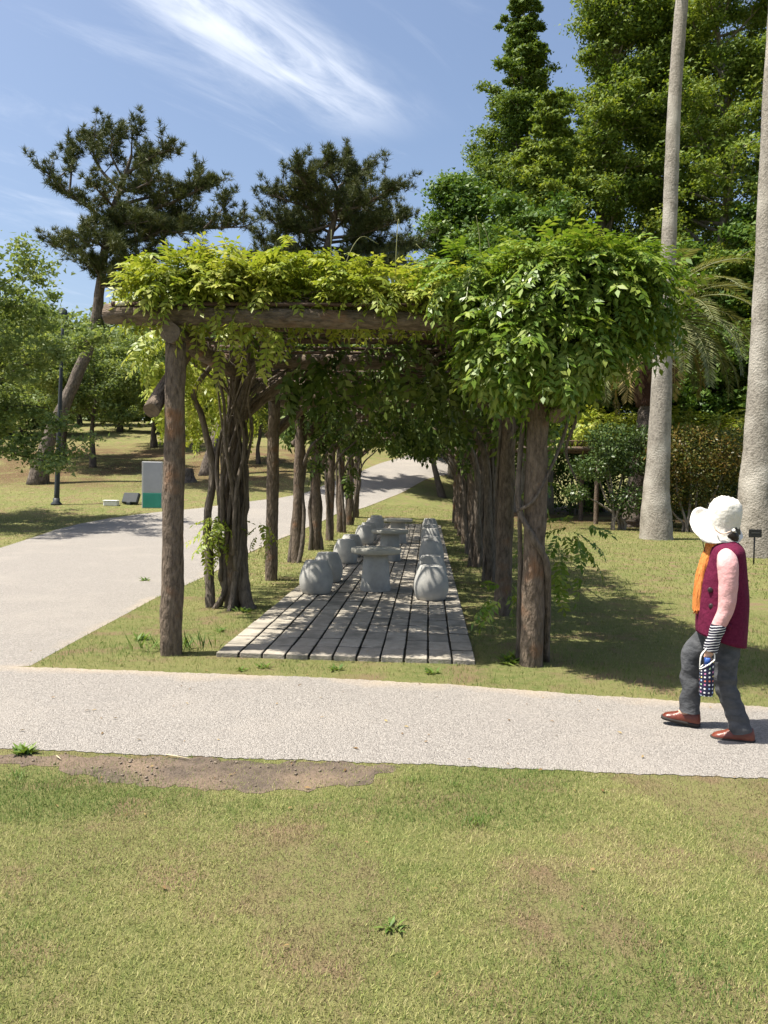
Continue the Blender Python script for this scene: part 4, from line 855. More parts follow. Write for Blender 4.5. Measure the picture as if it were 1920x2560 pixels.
b = gp(468, 1205); t = thing('tree_stump', 'short dark tree stump on the grass behind the front left post', 'stump', b)
V, F = tube([(0, 0, -.1), (0, 0, .15), (0, 0, .62)], [.46, .34, .30], 14, 14, .18, 5); obj('stump_wood', mesh_np('stump_wood', V, F, True), PINEB, t)
b = gp(1884, 1411); dq = float(-(RN.T @ (b-CAM))[2]); k = dq/FPX
t = thing('plant_label', 'small black name plaque on a stake in front of the thick palm trunk', 'plaque', b)
PLQ = pmat('plaque_black', (.018, .018, .018), (.03, .03, .03), 10, .5); V, F = tube([(0, 0, -.1), (0, 0, 78*k)], [.018, .018], 3, 8); obj('stake', mesh_np('stake', V, F, True), PLQ, t)
o = obj('plate', box(.27, .02, .17, (0, -.025, 78*k), .006), PLQ, t)
obj('lettering', box(.17, .002, .014, (0, -.037, 78*k+.01)), pmat('plaque_print', (.10, .10, .09), (.13, .13, .12), 80, .6), t)
# ------------------------------------------------------------------ woman walking left along the path
WO = np.array([2.72, 5.475, .006]); WS = .000867; WXS = .000817; WRZ = rad(3.13-19.5)     # she walks left and a little away
def W(x, y, Y=0.): return np.array([(x-530)*WXS, Y, (1995-y)*WS])
wom = thing('person', 'person in a white sun hat and burgundy vest walking left on the path, looking away', 'person', WO, WRZ)
def cloth(name, c1, c2, sc=40, rough=.9, bump=.5, bs=16, **k): return pmat(name, c1, c2, sc, rough, bump, bs, spec=.15, bdist=.03, detail=3, **k)
SKIN = pmat('skin', (.50, .31, .22), (.55, .35, .26), 20, .5); HAIR = pmat('hair', (.018, .013, .010), (.035, .024, .018), 60, .5, .5, 200, (1, 1, .1))
VEST = cloth('burgundy_wool', (.088, .008, .029), (.130, .014, .044), 60, .95); PINK = cloth('pink_sleeve', (.58, .31, .31), (.66, .39, .385), 9, .9)
JEAN = cloth('grey_denim', (.050, .053, .058), (.095, .098, .105), 14, .9, .5, 20, stretch=(1, 1, 1.4)); HATM = cloth('hat_cotton', (.60, .575, .515), (.68, .655, .60), 18, .9, .35, 22); HATP = cloth('hat_lining', (.62, .46, .38), (.70, .54, .45), 18)
SCF = cloth('orange_scarf', (.58, .185, .045), (.72, .27, .08), 30, .95, .9, 60, stretch=(1, 1, .15)); SHOE = pmat('brown_leather', (.095, .020, .012), (.185, .046, .026), 14, .32, .2, 60, spec=.5); SOLE = pmat('rubber_sole', (.02, .017, .015), (.035, .03, .027), 20, .8)
def wrinkle(V, amp, seed, sx=25, sz=40):
    rs = np.random.RandomState(seed); V = V.copy(); d = np.zeros(len(V))
    for q in range(5):
        kx, ky, kz = rs.normal(0, sx, 2).tolist()+[rs.normal(0, sz)]; d += np.sin(V[:, 0]*kx+V[:, 1]*ky+V[:, 2]*kz+rs.rand()*6)
    return V, d*amp
def pushed(V, F, amp, seed, sx=25, sz=40):
    V, d = wrinkle(V, amp, seed, sx, sz); c = V.mean(0); n = V-c; n[:, 2] *= .2; return V+unit(n)*d[:, None], F
# body: one continuous skin surface
vs, es, rr = [], [], []
def joint(p, r, link=None):
    vs.append(tuple(p)); rr.append(r)
    if link is not None: es.append((link, len(vs)-1))
    return len(vs)-1
pel = joint(W(620, 1200), (.125, .14)); wa = joint(W(620, 1030), (.11, .13), pel); ch = joint(W(620, 750), (.11, .15), wa); nb = joint(W(620, 560), (.085, .13), ch); nk = joint(W(608, 480), (.05, .05), nb); h0 = joint(W(590, 430), (.072, .066), nk); h1 = joint(W(580, 350), (.088, .078), h0); h2 = joint(W(585, 260), (.06, .055), h1)
for sg, pts, rd in ((-1, [(630, 590, -.17), (637, 780, -.225), (630, 960, -.232), (560, 1120, -.24), (524, 1290, -.24), (510, 1330, -.24)], [.045, .042, .036, .032, .026, .028]), (1, [(630, 590, .17), (640, 780, .225), (630, 960, .23), (600, 1120, .24), (575, 1290, .24), (565, 1340, .24)], [.045, .042, .036, .032, .026, .028])):
    l = nb
    for p, r in zip(pts, rd): l = joint(W(*p), (r, r), l)
    x, y, Y = pts[-1]
    for q in range(4):
        f = joint(W(x-14+9*q, y+22, Y-.012+.004*q), (.0095, .0095), l); f = joint(W(x-16+11*q, y+52, Y-.016), (.0085, .0085), f); joint(W(x-6+9*q, y+(70, 80, 78, 68)[q], Y+.004), (.0075, .0075), f)
    th = joint(W(x-20, y-2, Y+.016*sg*-1), (.0105, .0105), l); joint(W(x-30, y+30, Y+.014*sg*-1), (.009, .009), th)
for pts, rd in (([(655, 1290, -.09), (645, 1500, -.1), (700, 1720, -.1), (775, 1930, -.1), (700, 2010, -.1)], [.075, .055, .05, .04, .03]), ([(560, 1260, .09), (405, 1430, .09), (402, 1650, .09), (400, 1860, .09), (300, 1920, .09)], [.075, .055, .05, .04, .03])):
    l = pel
    for p, r in zip(pts, rd): l = joint(W(*p), (r, r), l)
me = bpy.data.meshes.new('body'); me.from_pydata(vs, es, []); body = obj('body', me, SKIN, wom)
bm = bmesh.new(); bm.from_mesh(me); lay = bm.verts.layers.skin.verify()
for v in bm.verts: v[lay].radius = rr[v.index]; v[lay].use_root = (v.index == pel)
bm.to_mesh(me); bm.free(); body.modifiers.new('skin', 'SKIN').use_smooth_shade = True; sm = body.modifiers.new('sub', 'SUBSURF'); sm.levels = sm.render_levels = 2
# face, turned away to the left and back
fd = unit(np.array([-.62, .78, -.05])); fs = unit(np.cross(fd, [0, 0, 1.])); hc = W(582, 372)
fm = MB()
V, F = tube([hc+fd*.078+[0, 0, .015], hc+fd*.104+[0, 0, -.018], hc+fd*.088+[0, 0, -.028]], [.008, .014, .008], 8, 8); fm.add(V, F)
for s in (-1, 1):
    V, F = lathe([(0, -.012), (.02, -.008), (.024, 0), (.02, .008), (0, .012)], 10); V = V[:, [0, 2, 1]]*np.array([.7, 1, 1.3])+hc+fs*s*.080-fd*.01-np.array([0, 0, .02]); fm.add(V, F)
obj('nose_and_ears', fm.mesh('nose_and_ears', True), SKIN, wom)
em = MB()
for s in (-1, 1):
    V, F = lathe([(0, -.008), (.011, -.004), (.013, 0), (.011, .004), (0, .008)], 10); em.add(V*np.array([1, 1, .7])+hc+fd*.078+fs*s*.031+np.array([0, 0, .012]), F)
obj('eyes', em.mesh('eyes', True), pmat('eye', (.03, .02, .015), (.05, .04, .03), 10, .2), wom)
V, F = tube([hc+fd*.080-fs*.024+[0, 0, -.055], hc+fd*.088+[0, 0, -.053], hc+fd*.080+fs*.024+[0, 0, -.055]], [.003, .007, .003], 8, 8); obj('mouth', mesh_np('mouth', V, F, True), pmat('lips', (.42, .14, .12), (.46, .18, .15), 10, .4), wom)
V, F = lathe([(0, .10), (.07, .09), (.098, .03), (.100, -.03), (.092, -.075), (.06, -.10), (0, -.105)], 22); V = V*np.array([.84, .80, .8])+W(622, 405, .01); V, F = pushed(V, F, .004, 2, 60, 8); obj('hair', mesh_np('hair', V, F, True), HAIR, wom)
V, F = tube([W(640, 425, -.045), W(662, 455, -.04), W(672, 500, -.01)], [.05, .05, .03], 10, 12, .1, 3); obj('hair', mesh_np('hair_tail', V, F, True), HAIR, wom)
# vest
def loft(rings, sides=44, e=2.35, tilt=None):
    a = np.linspace(0, 2*np.pi, sides, endpoint=False); ca, sa = np.cos(a), np.sin(a); V = []
    rings = np.array(rings, float); k = np.linspace(0, len(rings)-1, (len(rings)-1)*4+1); rings = np.stack([curve(np.stack([rings[:, i]]*3, 1), len(k))[:, 0] for i in range(rings.shape[1])], 1)
    for y, xl, xr, hw, tl in rings:
        cx, rx = (xl+xr)/2, (xr-xl)/2*WXS; c = W(cx, y); X = rx*np.sign(ca)*np.abs(ca)**(2/e); Y = hw*np.sign(sa)*np.abs(sa)**(2/e)
        V.append(np.stack([c[0]+X, c[1]+Y, c[2]+X*tl], 1))
    n = len(V); V = np.concatenate(V); i = np.arange(n-1)[:, None]*sides; j = np.arange(sides)[None]; j2 = (j+1) % sides
    return V, [np.stack([i+j, i+j2, i+sides+j2, i+sides+j], -1).reshape(-1, 4)]
V, F = loft([(455, 575, 685, .065, -.1), (490, 552, 705, .085, -.1), (520, 530, 735, .135, -.1), (560, 508, 757, .190, -.05), (650, 482, 772, .186, 0), (750, 456, 784, .186, 0), (850, 438, 797, .186, 0), (950, 430, 805, .188, 0), (1050, 428, 803, .194, -.05), (1150, 428, 798, .202, -.15), (1240, 430, 792, .208, -.30)])
V, F = pushed(V, F, .0022, 7, 14, 10); vest = obj('vest', mesh_np('vest', V, F, True), VEST, wom); sl = vest.modifiers.new('thick', 'SOLIDIFY'); sl.thickness = .008; sl.offset = -1
for x, y in ((508, 850), (520, 972)):
    V, F = lathe([(0, .008), (.012, .008), (.017, .005), (.017, -.01), (0, -.01)], 16); V = V[:, [0, 2, 1]]*np.array([1, -1, 1])+W(x, y, -.180); obj('button', mesh_np('button', V, F), pmat('button_dark', (.02, .015, .015), (.04, .03, .03), 20, .35), vest)
V, F = tube([W(632, 1085, -.212), W(652, 1110, -.214), W(662, 1130, -.213)], [.006, .020, .006], 10, 8); obj('pocket_flap', mesh_np('pocket_flap', V, F, True), VEST, vest)
def sleeve(name, pts, rd, m, seed, amp=.0022, n=44, sides=26):
    V, F = tube([W(*p) for p in pts], rd, n, sides, 0, cap=True); V, d = wrinkle(V, amp, seed, 22, 55); C = curve(np.array([W(*p) for p in pts]), n); idx = np.minimum(np.arange(len(V))//sides, n-1); V = V+unit(V-C[idx]+1e-9)*d[:, None]
    return obj(name, mesh_np(name, V, F, True), m, wom)
sleeve('sleeve', [(605, 570, -.12), (622, 605, -.180), (628, 660, -.222), (634, 800, -.238), (628, 950, -.240), (597, 1050, -.243), (566, 1112, -.243)], [.045, .060, .066, .060, .052, .046, .041], PINK, 11, .0007)
sleeve('sleeve', [(610, 560, .13), (628, 590, .185), (634, 660, .222), (640, 800, .236), (634, 960, .236), (612, 1060, .24), (598, 1130, .24)], [.045, .066, .074, .066, .055, .047, .041], PINK, 12)
m, tt, nd = nodes('striped_cuff'); Lk = tt.links.new; oo = nd('ShaderNodeOutputMaterial'); pp = nd('ShaderNodeBsdfPrincipled'); Lk(pp.outputs[0], oo.inputs[0]); pp.inputs['Roughness'].default_value = .9
tcn = nd('ShaderNodeTexCoord'); sp_ = nd('ShaderNodeSeparateXYZ'); Lk(tcn.outputs['Object'], sp_.inputs[0]); nzz = nd('ShaderNodeTexNoise'); nzz.inputs['Scale'].default_value = 18; Lk(tcn.outputs['Object'], nzz.inputs['Vector'])
def mm(op, a, b_=None):
    n = nd('ShaderNodeMath', operation=op)
    for i, v in enumerate((a, b_)):
        if v is None: continue
        if isinstance(v, (int, float)): n.inputs[i].default_value = v
        else: Lk(v, n.inputs[i])
    return n.outputs[0]
ph = mm('ADD', mm('MULTIPLY', sp_.outputs[2], 58.), mm('ADD', mm('MULTIPLY', sp_.outputs[0], -10.), mm('MULTIPLY', nzz.outputs['Fac'], .7)))
st = mm('GREATER_THAN', mm('FRACT', ph), .72); mxx = nd('ShaderNodeMix', data_type='RGBA'); Lk(st, mxx.inputs[0]); mxx.inputs[6].default_value = (.012, .012, .028, 1); mxx.inputs[7].default_value = (.62, .62, .64, 1); Lk(mxx.outputs[2], pp.inputs['Base Color'])
STRP = m
sleeve('arm_cover', [(576, 1092, -.243), (556, 1160, -.243), (536, 1240, -.242), (522, 1300, -.240)], [.0445, .046, .0455, .046], STRP, 13, .0016)
sleeve('arm_cover', [(606, 1092, .24), (594, 1160, .24), (580, 1240, .24), (575, 1300, .24)], [.0445, .046, .0455, .046], STRP, 14, .0016)
# trousers: hips and both legs in one mesh
tm = MB()
V, F = loft([(1130, 460, 780, .165, 0), (1200, 470, 775, .175, 0), (1270, 490, 765, .172, 0), (1340, 530, 740, .12, 0)], 36); tm.add(V, F)
for pts, rd, sd_ in (([(662, 1210, -.088), (655, 1310, -.095), (645, 1440, -.1), (655, 1570, -.1), (700, 1710, -.1), (748, 1840, -.1), (772, 1935, -.1)], [.092, .085, .080, .070, .064, .065, .068], 21), ([(575, 1190, .088), (500, 1290, .09), (412, 1415, .09), (404, 1540, .09), (404, 1690, .09), (398, 1800, .09), (393, 1878, .09)], [.09, .084, .080, .071, .066, .066, .070], 22)):
    P = [W(*p) for p in pts]; V, F = tube(P, rd, 60, 26, 0, cap=False); V, d = wrinkle(V, .0024, sd_, 20, 45); C = curve(np.array(P), 60); ix = np.arange(len(V))//26; zf = np.interp(ix, [0, 22, 30, 45, 59], [.4, .7, 1.5, 1.2, 1.7]); tm.add(V+unit(V-C[ix])*(d*zf)[:, None], F)
tr_ = obj('trousers', tm.mesh('trousers', True), JEAN, wom)
# shoes: rings across the foot from toe to heel
def shoe(x0, x1, yb, Y, pitch):
    n = 22; L = (x1-x0)*WXS; s = thing.__call__ if False else None; base = W(x0, yb, Y); a = np.linspace(0, 2*np.pi, 20, endpoint=False)
    f = np.linspace(0, 1, n); wd = np.interp(f, [0, .03, .12, .3, .55, .85, .97, 1], [.004, .026, .042, .048, .040, .037, .030, .006]); hh = np.interp(f, [0, .03, .12, .3, .5, .65, .85, .97, 1], [.012, .030, .047, .062, .088, .105, .105, .095, .05])
    V = []; S_ = []
    for k in range(n):
        z = np.where(np.sin(a) > 0, np.sin(a)*(hh[k]-.02), np.sin(a)*.012)+.024; V.append(np.stack([np.full(20, f[k]*L), np.cos(a)*wd[k], z], 1))
        S_.append(np.stack([np.full(20, f[k]*L*1.03-.015*L), np.cos(a)*(wd[k]+.004), np.clip(np.sin(a)*.05, -.011, .011)+.012], 1))
    i = np.arange(n-1)[:, None]*20; j = np.arange(20)[None]; j2 = (j+1) % 20; Q = np.stack([i+j, i+j2, i+20+j2, i+20+j], -1).reshape(-1, 4)
    c_, s_ = math.cos(pitch), math.sin(pitch)
    def rt(V):
        V = np.concatenate(V); x = V[:, 0]-L; return np.stack([x*c_+V[:, 2]*s_+L, V[:, 1], -x*s_+V[:, 2]*c_], 1)+base
    o = obj('shoe', mesh_np('shoe', rt(V), Q, True), SHOE, wom); obj('sole', mesh_np('sole', rt(S_), Q, True), SOLE, o)
shoe(556, 884, 2010, -.1, 0.0); shoe(168, 478, 1992, .09, .13)
# scarf
V, F = tube([W(640, 505, .06), W(585, 490, .08), W(535, 505, .05), W(512, 530, -.02), W(545, 515, -.07), W(605, 500, -.078), W(645, 495, -.04), W(655, 498, .03), W(640, 505, .06)], [.026, .026, .028, .030, .028, .020, .018, .018, .026], 40, 12, .16, 3, lump=30, cap=False); scf = obj('scarf', mesh_np('scarf', V, F, True), SCF, wom)
P = [W(505, 505, -.05), W(492, 560, -.07), W(462, 640, -.085), W(434, 740, -.09), W(418, 850, -.095), (W(416, 960, -.095)), W(420, 1030, -.095)]
V, F = tube(P, [.024, .025, .024, .022, .022, .023, .025], 40, 14, .10, 4, ell=(1.35, .45), lump=25); obj('scarf_tail', mesh_np('scarf_tail', V, F, True), SCF, scf)
fr = MB(); rs = np.random.RandomState(3)
for k in range(34):
    f = rs.rand(); q = W(392+52*f, 1020, -.095+rs.uniform(-.02, .02)); V, F = tube([q, q+np.array([rs.normal(0, .006), rs.normal(0, .005), -rs.uniform(.015, .035)])], [.0022, .0012], 2, 4); fr.add(V, F)
for k in range(40):
    f = rs.rand(); c = P[2]+(P[6]-P[2])*f; q = c+np.array([.034, -.01, 0]); V, F = tube([q, q+np.array([rs.uniform(.006, .018), rs.normal(0, .004), rs.normal(0, .006)])], [.002, .001], 2, 4); fr.add(V, F)
obj('fringe', fr.mesh('fringe'), SCF, scf)
# sun hat
hx = W(578, 372); a = np.linspace(0, 2*np.pi, 56, endpoint=False); rows = []
tilt = np.array(Matrix.Rotation(rad(13), 3, 'X') @ Matrix.Rotation(rad(12), 3, 'Y'))   # far side and front of the brim lifted
for r, z in [(.0, .206), (.033, .204), (.064, .194), (.089, .167), (.103, .125), (.109, .075), (.111, .03), (.113, .005)]:
    fold = 1+.012*np.sin(a*9+z*60)+.012*np.sin(a*17+z*30)*(z < .17)+.008*np.sin(a*5+z*45); rows.append(np.stack([r*np.cos(a)*fold*1.02, r*np.sin(a)*fold*.96, np.full(56, z)+.004*np.sin(a*7+r*70)], 1))
front = np.clip((-np.cos(a)+.3)/1.3, 0, 1)**1.2
for q in np.linspace(.12, 1, 8):
    nearb = np.clip(np.cos(a+1.2), 0, 1); ro = .113+q*(.030+.058*front+.016*nearb); zo = q*(.30+.70*front)*.62*ro*np.sin(a)-q*(.030-.012*front+.02*nearb)+q*q*(.012+.02*front)+.006*np.sin(a*6+q*4)*q+.005*np.sin(a*13+1)*q*(1-q*.5)
    rows.append(np.stack([ro*np.cos(a), ro*np.sin(a)*.97, zo], 1))
V = np.concatenate(rows) @ tilt.T+hx+np.array([.006, .02, -.004]); n = len(rows); i = np.arange(n-1)[:, None]*56; j = np.arange(56)[None]; j2 = (j+1) % 56; Q = np.stack([i+j, i+56+j, i+56+j2, i+j2], -1).reshape(-1, 4)
hme = mesh_np('sun_hat', V, Q, True); hat = obj('sun_hat', hme, HATM, wom); hme.materials.append(HATP); so_ = hat.modifiers.new('thick', 'SOLIDIFY'); so_.thickness = .006; so_.offset = -1; so_.material_offset = 1; so_.material_offset_rim = 0
V, F = tube([W(672, 395, -.09), W(690, 425, -.06), W(712, 455, -.05)], [.012, .010, .012], 10, 8, .1, 2); obj('hat_tie', mesh_np('hat_tie', V, F, True), HATM, hat)
V, F = tube([W(650, 405, -.107), W(590, 425, -.122), W(540, 400, -.128), W(520, 360, -.118)], [.004, .005, .005, .004], 18, 6); obj('hat_band', mesh_np('hat_band', V, F, True), HATP, hat)
V, F = tube([W(440, 425, -.06), W(446, 490, -.06), W(458, 550, -.07), W(475, 600, -.08)], [.0028]*4, 18, 6); cord = obj('chin_cord', mesh_np('chin_cord', V, F, True), PLQ, hat); obj('toggle', box(.018, .014, .03, W(441, 435, -.06), .004), PLQ, cord)
# bottle bag in the near hand
m, tt, nd = nodes('polka_dots'); Lk = tt.links.new; oo = nd('ShaderNodeOutputMaterial'); pp = nd('ShaderNodeBsdfPrincipled'); Lk(pp.outputs[0], oo.inputs[0]); pp.inputs['Roughness'].default_value = .8
uvn = nd('ShaderNodeUVMap'); vo = nd('ShaderNodeTexVoronoi', voronoi_dimensions='2D'); vo.inputs['Scale'].default_value = 1; vo.inputs['Randomness'].default_value = .12; Lk(uvn.outputs[0], vo.inputs['Vector'])
ls = nd('ShaderNodeMath', operation='LESS_THAN'); Lk(vo.outputs['Distance'], ls.inputs[0]); ls.inputs[1].default_value = .23; spx = nd('ShaderNodeSeparateXYZ'); Lk(vo.outputs['Color'], spx.inputs[0]); rp = nd('ShaderNodeValToRGB'); rp.color_ramp.interpolation = 'CONSTANT'; Lk(spx.outputs[0], rp.inputs[0]); e = rp.color_ramp.elements; e[0].color = (.8, .8, .8, 1); e[1].position = .45; e[1].color = (.62, .22, .42, 1)
for q, c in ((.6, (.65, .18, .12)), (.72, (.35, .55, .30)), (.82, (.35, .50, .75)), (.92, (.75, .62, .20))): k = e.new(q); k.color = rgba(c)
mxx = nd('ShaderNodeMix', data_type='RGBA'); Lk(ls.outputs[0], mxx.inputs[0]); mxx.inputs[6].default_value = (.010, .010, .040, 1); Lk(rp.outputs[0], mxx.inputs[7]); Lk(mxx.outputs[2], pp.inputs['Base Color']); DOT = m
BC = WO+np.array(Matrix.Rotation(WRZ, 3, 'Z')) @ W(499, 1632, -.262); bag = thing('bottle_bag', 'navy bottle bag with coloured polka dots and white trim held in the hand', 'bag', BC, WRZ)
HB = (1632-1395)*WS; n = 14; sd = 28; a = np.linspace(0, 2*np.pi, sd+1); V = []; uv = []
for k in range(n):
    f = k/(n-1); z = HB*f+(.035*np.cos(a)*f**4); r = .044*(1-.10*(f < .05))*(1+.015*np.sin(a*3+f*9)); V.append(np.stack([r*np.cos(a), r*np.sin(a), z], 1)); uv.append(np.stack([a/(2*np.pi)*10, np.full(sd+1, f*8.2)], 1))
i = np.arange(n-1)[:, None]*(sd+1); j = np.arange(sd)[None]; Q = np.stack([i+j, i+j+1, i+sd+2+j, i+sd+1+j], -1).reshape(-1, 4)
me = mesh_np('bag_body', np.concatenate(V), Q, True); ul = me.uv_layers.new(name='UVMap'); uvf = np.concatenate(uv); ul.data.foreach_set('uv', uvf[Q.ravel()].astype(np.float32).ravel()); bb = obj('bag_body', me, DOT, bag)
V2, F2 = lathe([(0, 0), (.040, 0), (.040, .004), (0, .004)], 20); obj('bag_base', mesh_np('bag_base', V2, F2), DOT, bag)
rim = V[-1][::2]; Vt, Ft = tube(rim, [.0042]*len(rim), 60, 6, cap=False); obj('trim', mesh_np('trim', Vt, Ft, True), WHITE, bag)
for s in (-1, 1):
    Vt, Ft = tube([(-.044, .002*s, HB-.03), (-.038, -.018*s, HB+.05), (-.012, -.012, HB+.095), (.0, 0, HB+.11)], [.0042]*4, 16, 6); obj('strap', mesh_np('strap', Vt, Ft, True), WHITE, bag)
Vt, Ft = tube([(.044, 0, HB+.03), (.040, 0, HB+.07), (.01, 0, HB+.105)], [.0042]*3, 12, 6); obj('strap', mesh_np('strap_back', Vt, Ft, True), WHITE, bag)
bt = thing('drink_bottle', 'blue-capped bottle standing in the polka dot bag', 'bottle', BC+np.array([0, 0, .006])); V2, F2 = lathe([(0, 0), (.032, 0), (.033, .17), (.022, .20), (.0, .201)], 20); obj('bottle_body', mesh_np('bottle_body', V2, F2, True), pmat('bottle_dark', (.02, .02, .04), (.03, .03, .06), 10, .3), bt); V2, F2 = lathe([(0, .2), (.020, .2), (.020, .235), (.016, .24), (0, .24)], 18); obj('cap', mesh_np('cap', V2, F2, True), pmat('cap_blue', (.05, .12, .42), (.07, .16, .5), 10, .3), bt)
# ------------------------------------------------------------------ grass
def grassmat(name, dry, mid, grn, scale):
    m, t, nd = nodes(name); L = t.links.new; o = nd('ShaderNodeOutputMaterial'); p = nd('ShaderNodeBsdfPrincipled'); p.inputs['Roughness'].default_value = .6; p.inputs['Specular IOR Level'].default_value = .15
    g = nd('ShaderNodeNewGeometry'); tcn = nd('ShaderNodeTexCoord')
    def nz(s, d):
        n = nd('ShaderNodeTexNoise'); L(tcn.outputs['Object'], n.inputs['Vector']); n.inputs['Scale'].default_value = s; n.inputs['Detail'].default_value = d; return n.outputs['Fac']
    a = nd('ShaderNodeMath', operation='MULTIPLY_ADD'); L(g.outputs['Random Per Island'], a.inputs[0]); a.inputs[1].default_value = 1.05; L(nz(scale, 4), a.inputs[2])
    a2 = nd('ShaderNodeMath', operation='MULTIPLY_ADD'); L(nz(scale*5, 3), a2.inputs[0]); a2.inputs[1].default_value = .5; L(a.outputs[0], a2.inputs[2])
    r = nd('ShaderNodeValToRGB'); mr = nd('ShaderNodeMapRange'); L(a2.outputs[0], mr.inputs[0]); mr.inputs[1].default_value = .62; mr.inputs[2].default_value = 1.85; L(mr.outputs[0], r.inputs[0]); e = r.color_ramp.elements
    e[0].position = 0; e[0].color = rgba(grn); e[1].position = 1; e[1].color = rgba(dry); k = e.new(.5); k.color = rgba(mid)
    L(r.outputs[0], p.inputs['Base Color']); tr = nd('ShaderNodeBsdfTranslucent'); L(r.outputs[0], tr.inputs[0]); ms = nd('ShaderNodeMixShader'); ms.inputs[0].default_value = .3; L(p.outputs[0], ms.inputs[1]); L(tr.outputs[0], ms.inputs[2]); L(ms.outputs[0], o.inputs[0]); return m
GR1 = grassmat('short_turf', (.43, .39, .19), (.31, .32, .105), (.125, .175, .042), .9)
GR4 = grassmat('thatch', (.34, .265, .155), (.23, .18, .10), (.145, .125, .055), 1.3)
GR3 = grassmat('lush_turf', (.24, .255, .085), (.135, .19, .046), (.070, .132, .028), 1.3)
GR2 = grassmat('green_turf', (.32, .28, .125), (.175, .205, .052), (.080, .145, .027), .8)
SOIL_EXP = SOILP
def blades(label, rs, x, y, L, wd, mat, lean=.9, mode=2):
    n = len(x); z = terr(x, y); az = rs.uniform(0, 6.283, n); el = np.abs(rs.normal(0, lean, n)).clip(0, 1.35); l = L*rs.uniform(.5, 1.35, n)
    d = np.stack([np.cos(az)*np.sin(el), np.sin(az)*np.sin(el), np.cos(el)], 1); s = np.stack([-np.sin(az+rs.normal(0, .5, n)), np.cos(az), np.zeros(n)], 1)*(wd*rs.uniform(.6, 1.3, n))[:, None]*.5
    b = np.stack([x, y, z-.003], 1); m_ = b+d*(l*.5)[:, None]; tp_ = b+d*l[:, None]+np.stack([np.cos(az), np.sin(az), np.zeros(n)-.5], 1)*(l*.22)[:, None]
    if mode == 2: V = np.stack([b, m_+s, tp_, m_-s], 1).reshape(-1, 3); F = np.arange(n*4).reshape(-1, 4)
    else: V = np.stack([b-s, b+s, tp_], 1).reshape(-1, 3); F = np.arange(n*3).reshape(-1, 3)
    o = obj('grass', mesh_np('grass', V, F), mat); tag(o, label, 'grass', None, 'stuff'); return o
RPOLY = [tuple(p[:2]) for p in ROADP]; CPOLY = [tuple(p[:2]) for p in CROSSP]
def free(x, y): return ~(inpoly(x, y, RPOLY) | inpoly(x, y, CPOLY) | inpoly(x, y, DECKP))
rs = np.random.RandomState(77)
def fnoise(x, y, k, seed):
    r = np.random.RandomState(seed); v = 0
    for q in range(7): a = r.rand()*6.28; f = k*r.uniform(.5, 2.2); v = v+np.sin((x*math.cos(a)+y*math.sin(a))*f+r.rand()*6.28)
    return v/2.6
n = 320000; y = 1.9+rs.rand(n)**1.12*2.95; x = .75+(rs.rand(n)-.5)*(1.2*y+1.0); k = free(x, y+.02*rs.rand(n)); so2 = inpoly(x, y+rs.normal(0, .07, n), SOIL_EXP); k &= (~so2) | (rs.rand(n) < .22)
bare = fnoise(x, y, 3.2, 3); grn = fnoise(x, y, 2.0, 8)+1.1*np.exp(-((y-3.95)/.28)**2)-.35; k &= rs.rand(n) < np.clip(.95-.4*(bare > .9), .1, 1)
kg = k & (grn+rs.normal(0, .45, n) > .55); kb = k & ~kg & (bare+rs.normal(0, .3, n) > .40); kd = k & ~kg & ~kb
blades('brown thatch patches in the foreground turf', rs, x[kb], y[kb], .021, .0040, GR4, .75, 1)
blades('short dry yellow-green turf in the foreground below the path', rs, x[kd], y[kd], .022, .0040, GR1, .65, 1)
blades('greener grass patches in the foreground turf', rs, x[kg], y[kg], .030, .0040, GR3, .6, 1)
n = 110000; x = rs.uniform(-3.4, 5.2, n); y = rs.uniform(5.8, 12.5, n); k = free(x, y-.03*rs.rand(n)); k &= rs.rand(n) < np.clip(1.25-(y-6)*.1, .35, 1); edge = inpoly(x, y-.12, CPOLY)
k &= ~((edge) & (rs.rand(n) < .45)); k &= rs.rand(n) < np.clip(1.05-.6*(fnoise(x, y, 2.2, 5) > .6), .1, 1); kg = k & (fnoise(x, y, 2.6, 9)+rs.normal(0, .5, n) > .35); kd = k & ~kg
blades('grass along the path edge and beside the deck', rs, x[kd], y[kd], .034, .0056, GR2, .8, 1)
blades('longer green grass around the pergola posts', rs, x[kg], y[kg], .048, .0056, GR3, .65, 1)
n = 110000; x = rs.uniform(-4, 13, n); y = rs.uniform(12, 34, n); k = free(x, y); k &= (np.abs(x-.79-(-.0546*y)) < .52*y)
blades('sunlit lawn to the right of the pergola', rs, x[k], y[k], .055, .014, GR2, .8, 1)
n = 110000; x = rs.uniform(-22, -1, n); y = rs.uniform(12, 46, n); k = free(x, y) & (x > -.6*y+.8)
blades('mown grass bank left of the road', rs, x[k], y[k], .055, .018, GR1, .8, 1)
# tufts and broad-leaved weeds
WEED = leafmat('weed_leaf', (.07, .13, .03), (.12, .20, .04), (.20, .27, .07), .3, .5, 2)
def weed(px, py, s, n, label, kind=0, seed=0):
    rs = np.random.RandomState(seed); b = gp(px, py); az = rs.uniform(0, 6.28, n); el = rs.uniform(.15, .9, n) if kind == 0 else rs.uniform(.6, 1.4, n); D = np.stack([np.cos(az)*np.cos(el), np.sin(az)*np.cos(el), np.sin(el)], 1); l = s*rs.uniform(.55, 1.2, n)
    V, F = diamonds(rs.normal(0, s*(.22 if kind == 0 else .5), (n, 3))*np.array([1, 1, 0]), D, np.stack([-np.cos(az), -np.sin(az), np.full(n, 1.)], 1), l, l*(.26 if kind == 0 else .07))
    t = thing('weed', label, 'weed', b); obj('leaves', mesh_np('leaves', V, F), WEED, t)
def W5(zx, zy): return zx*.4219, 1560+zy*.4219
i = 0
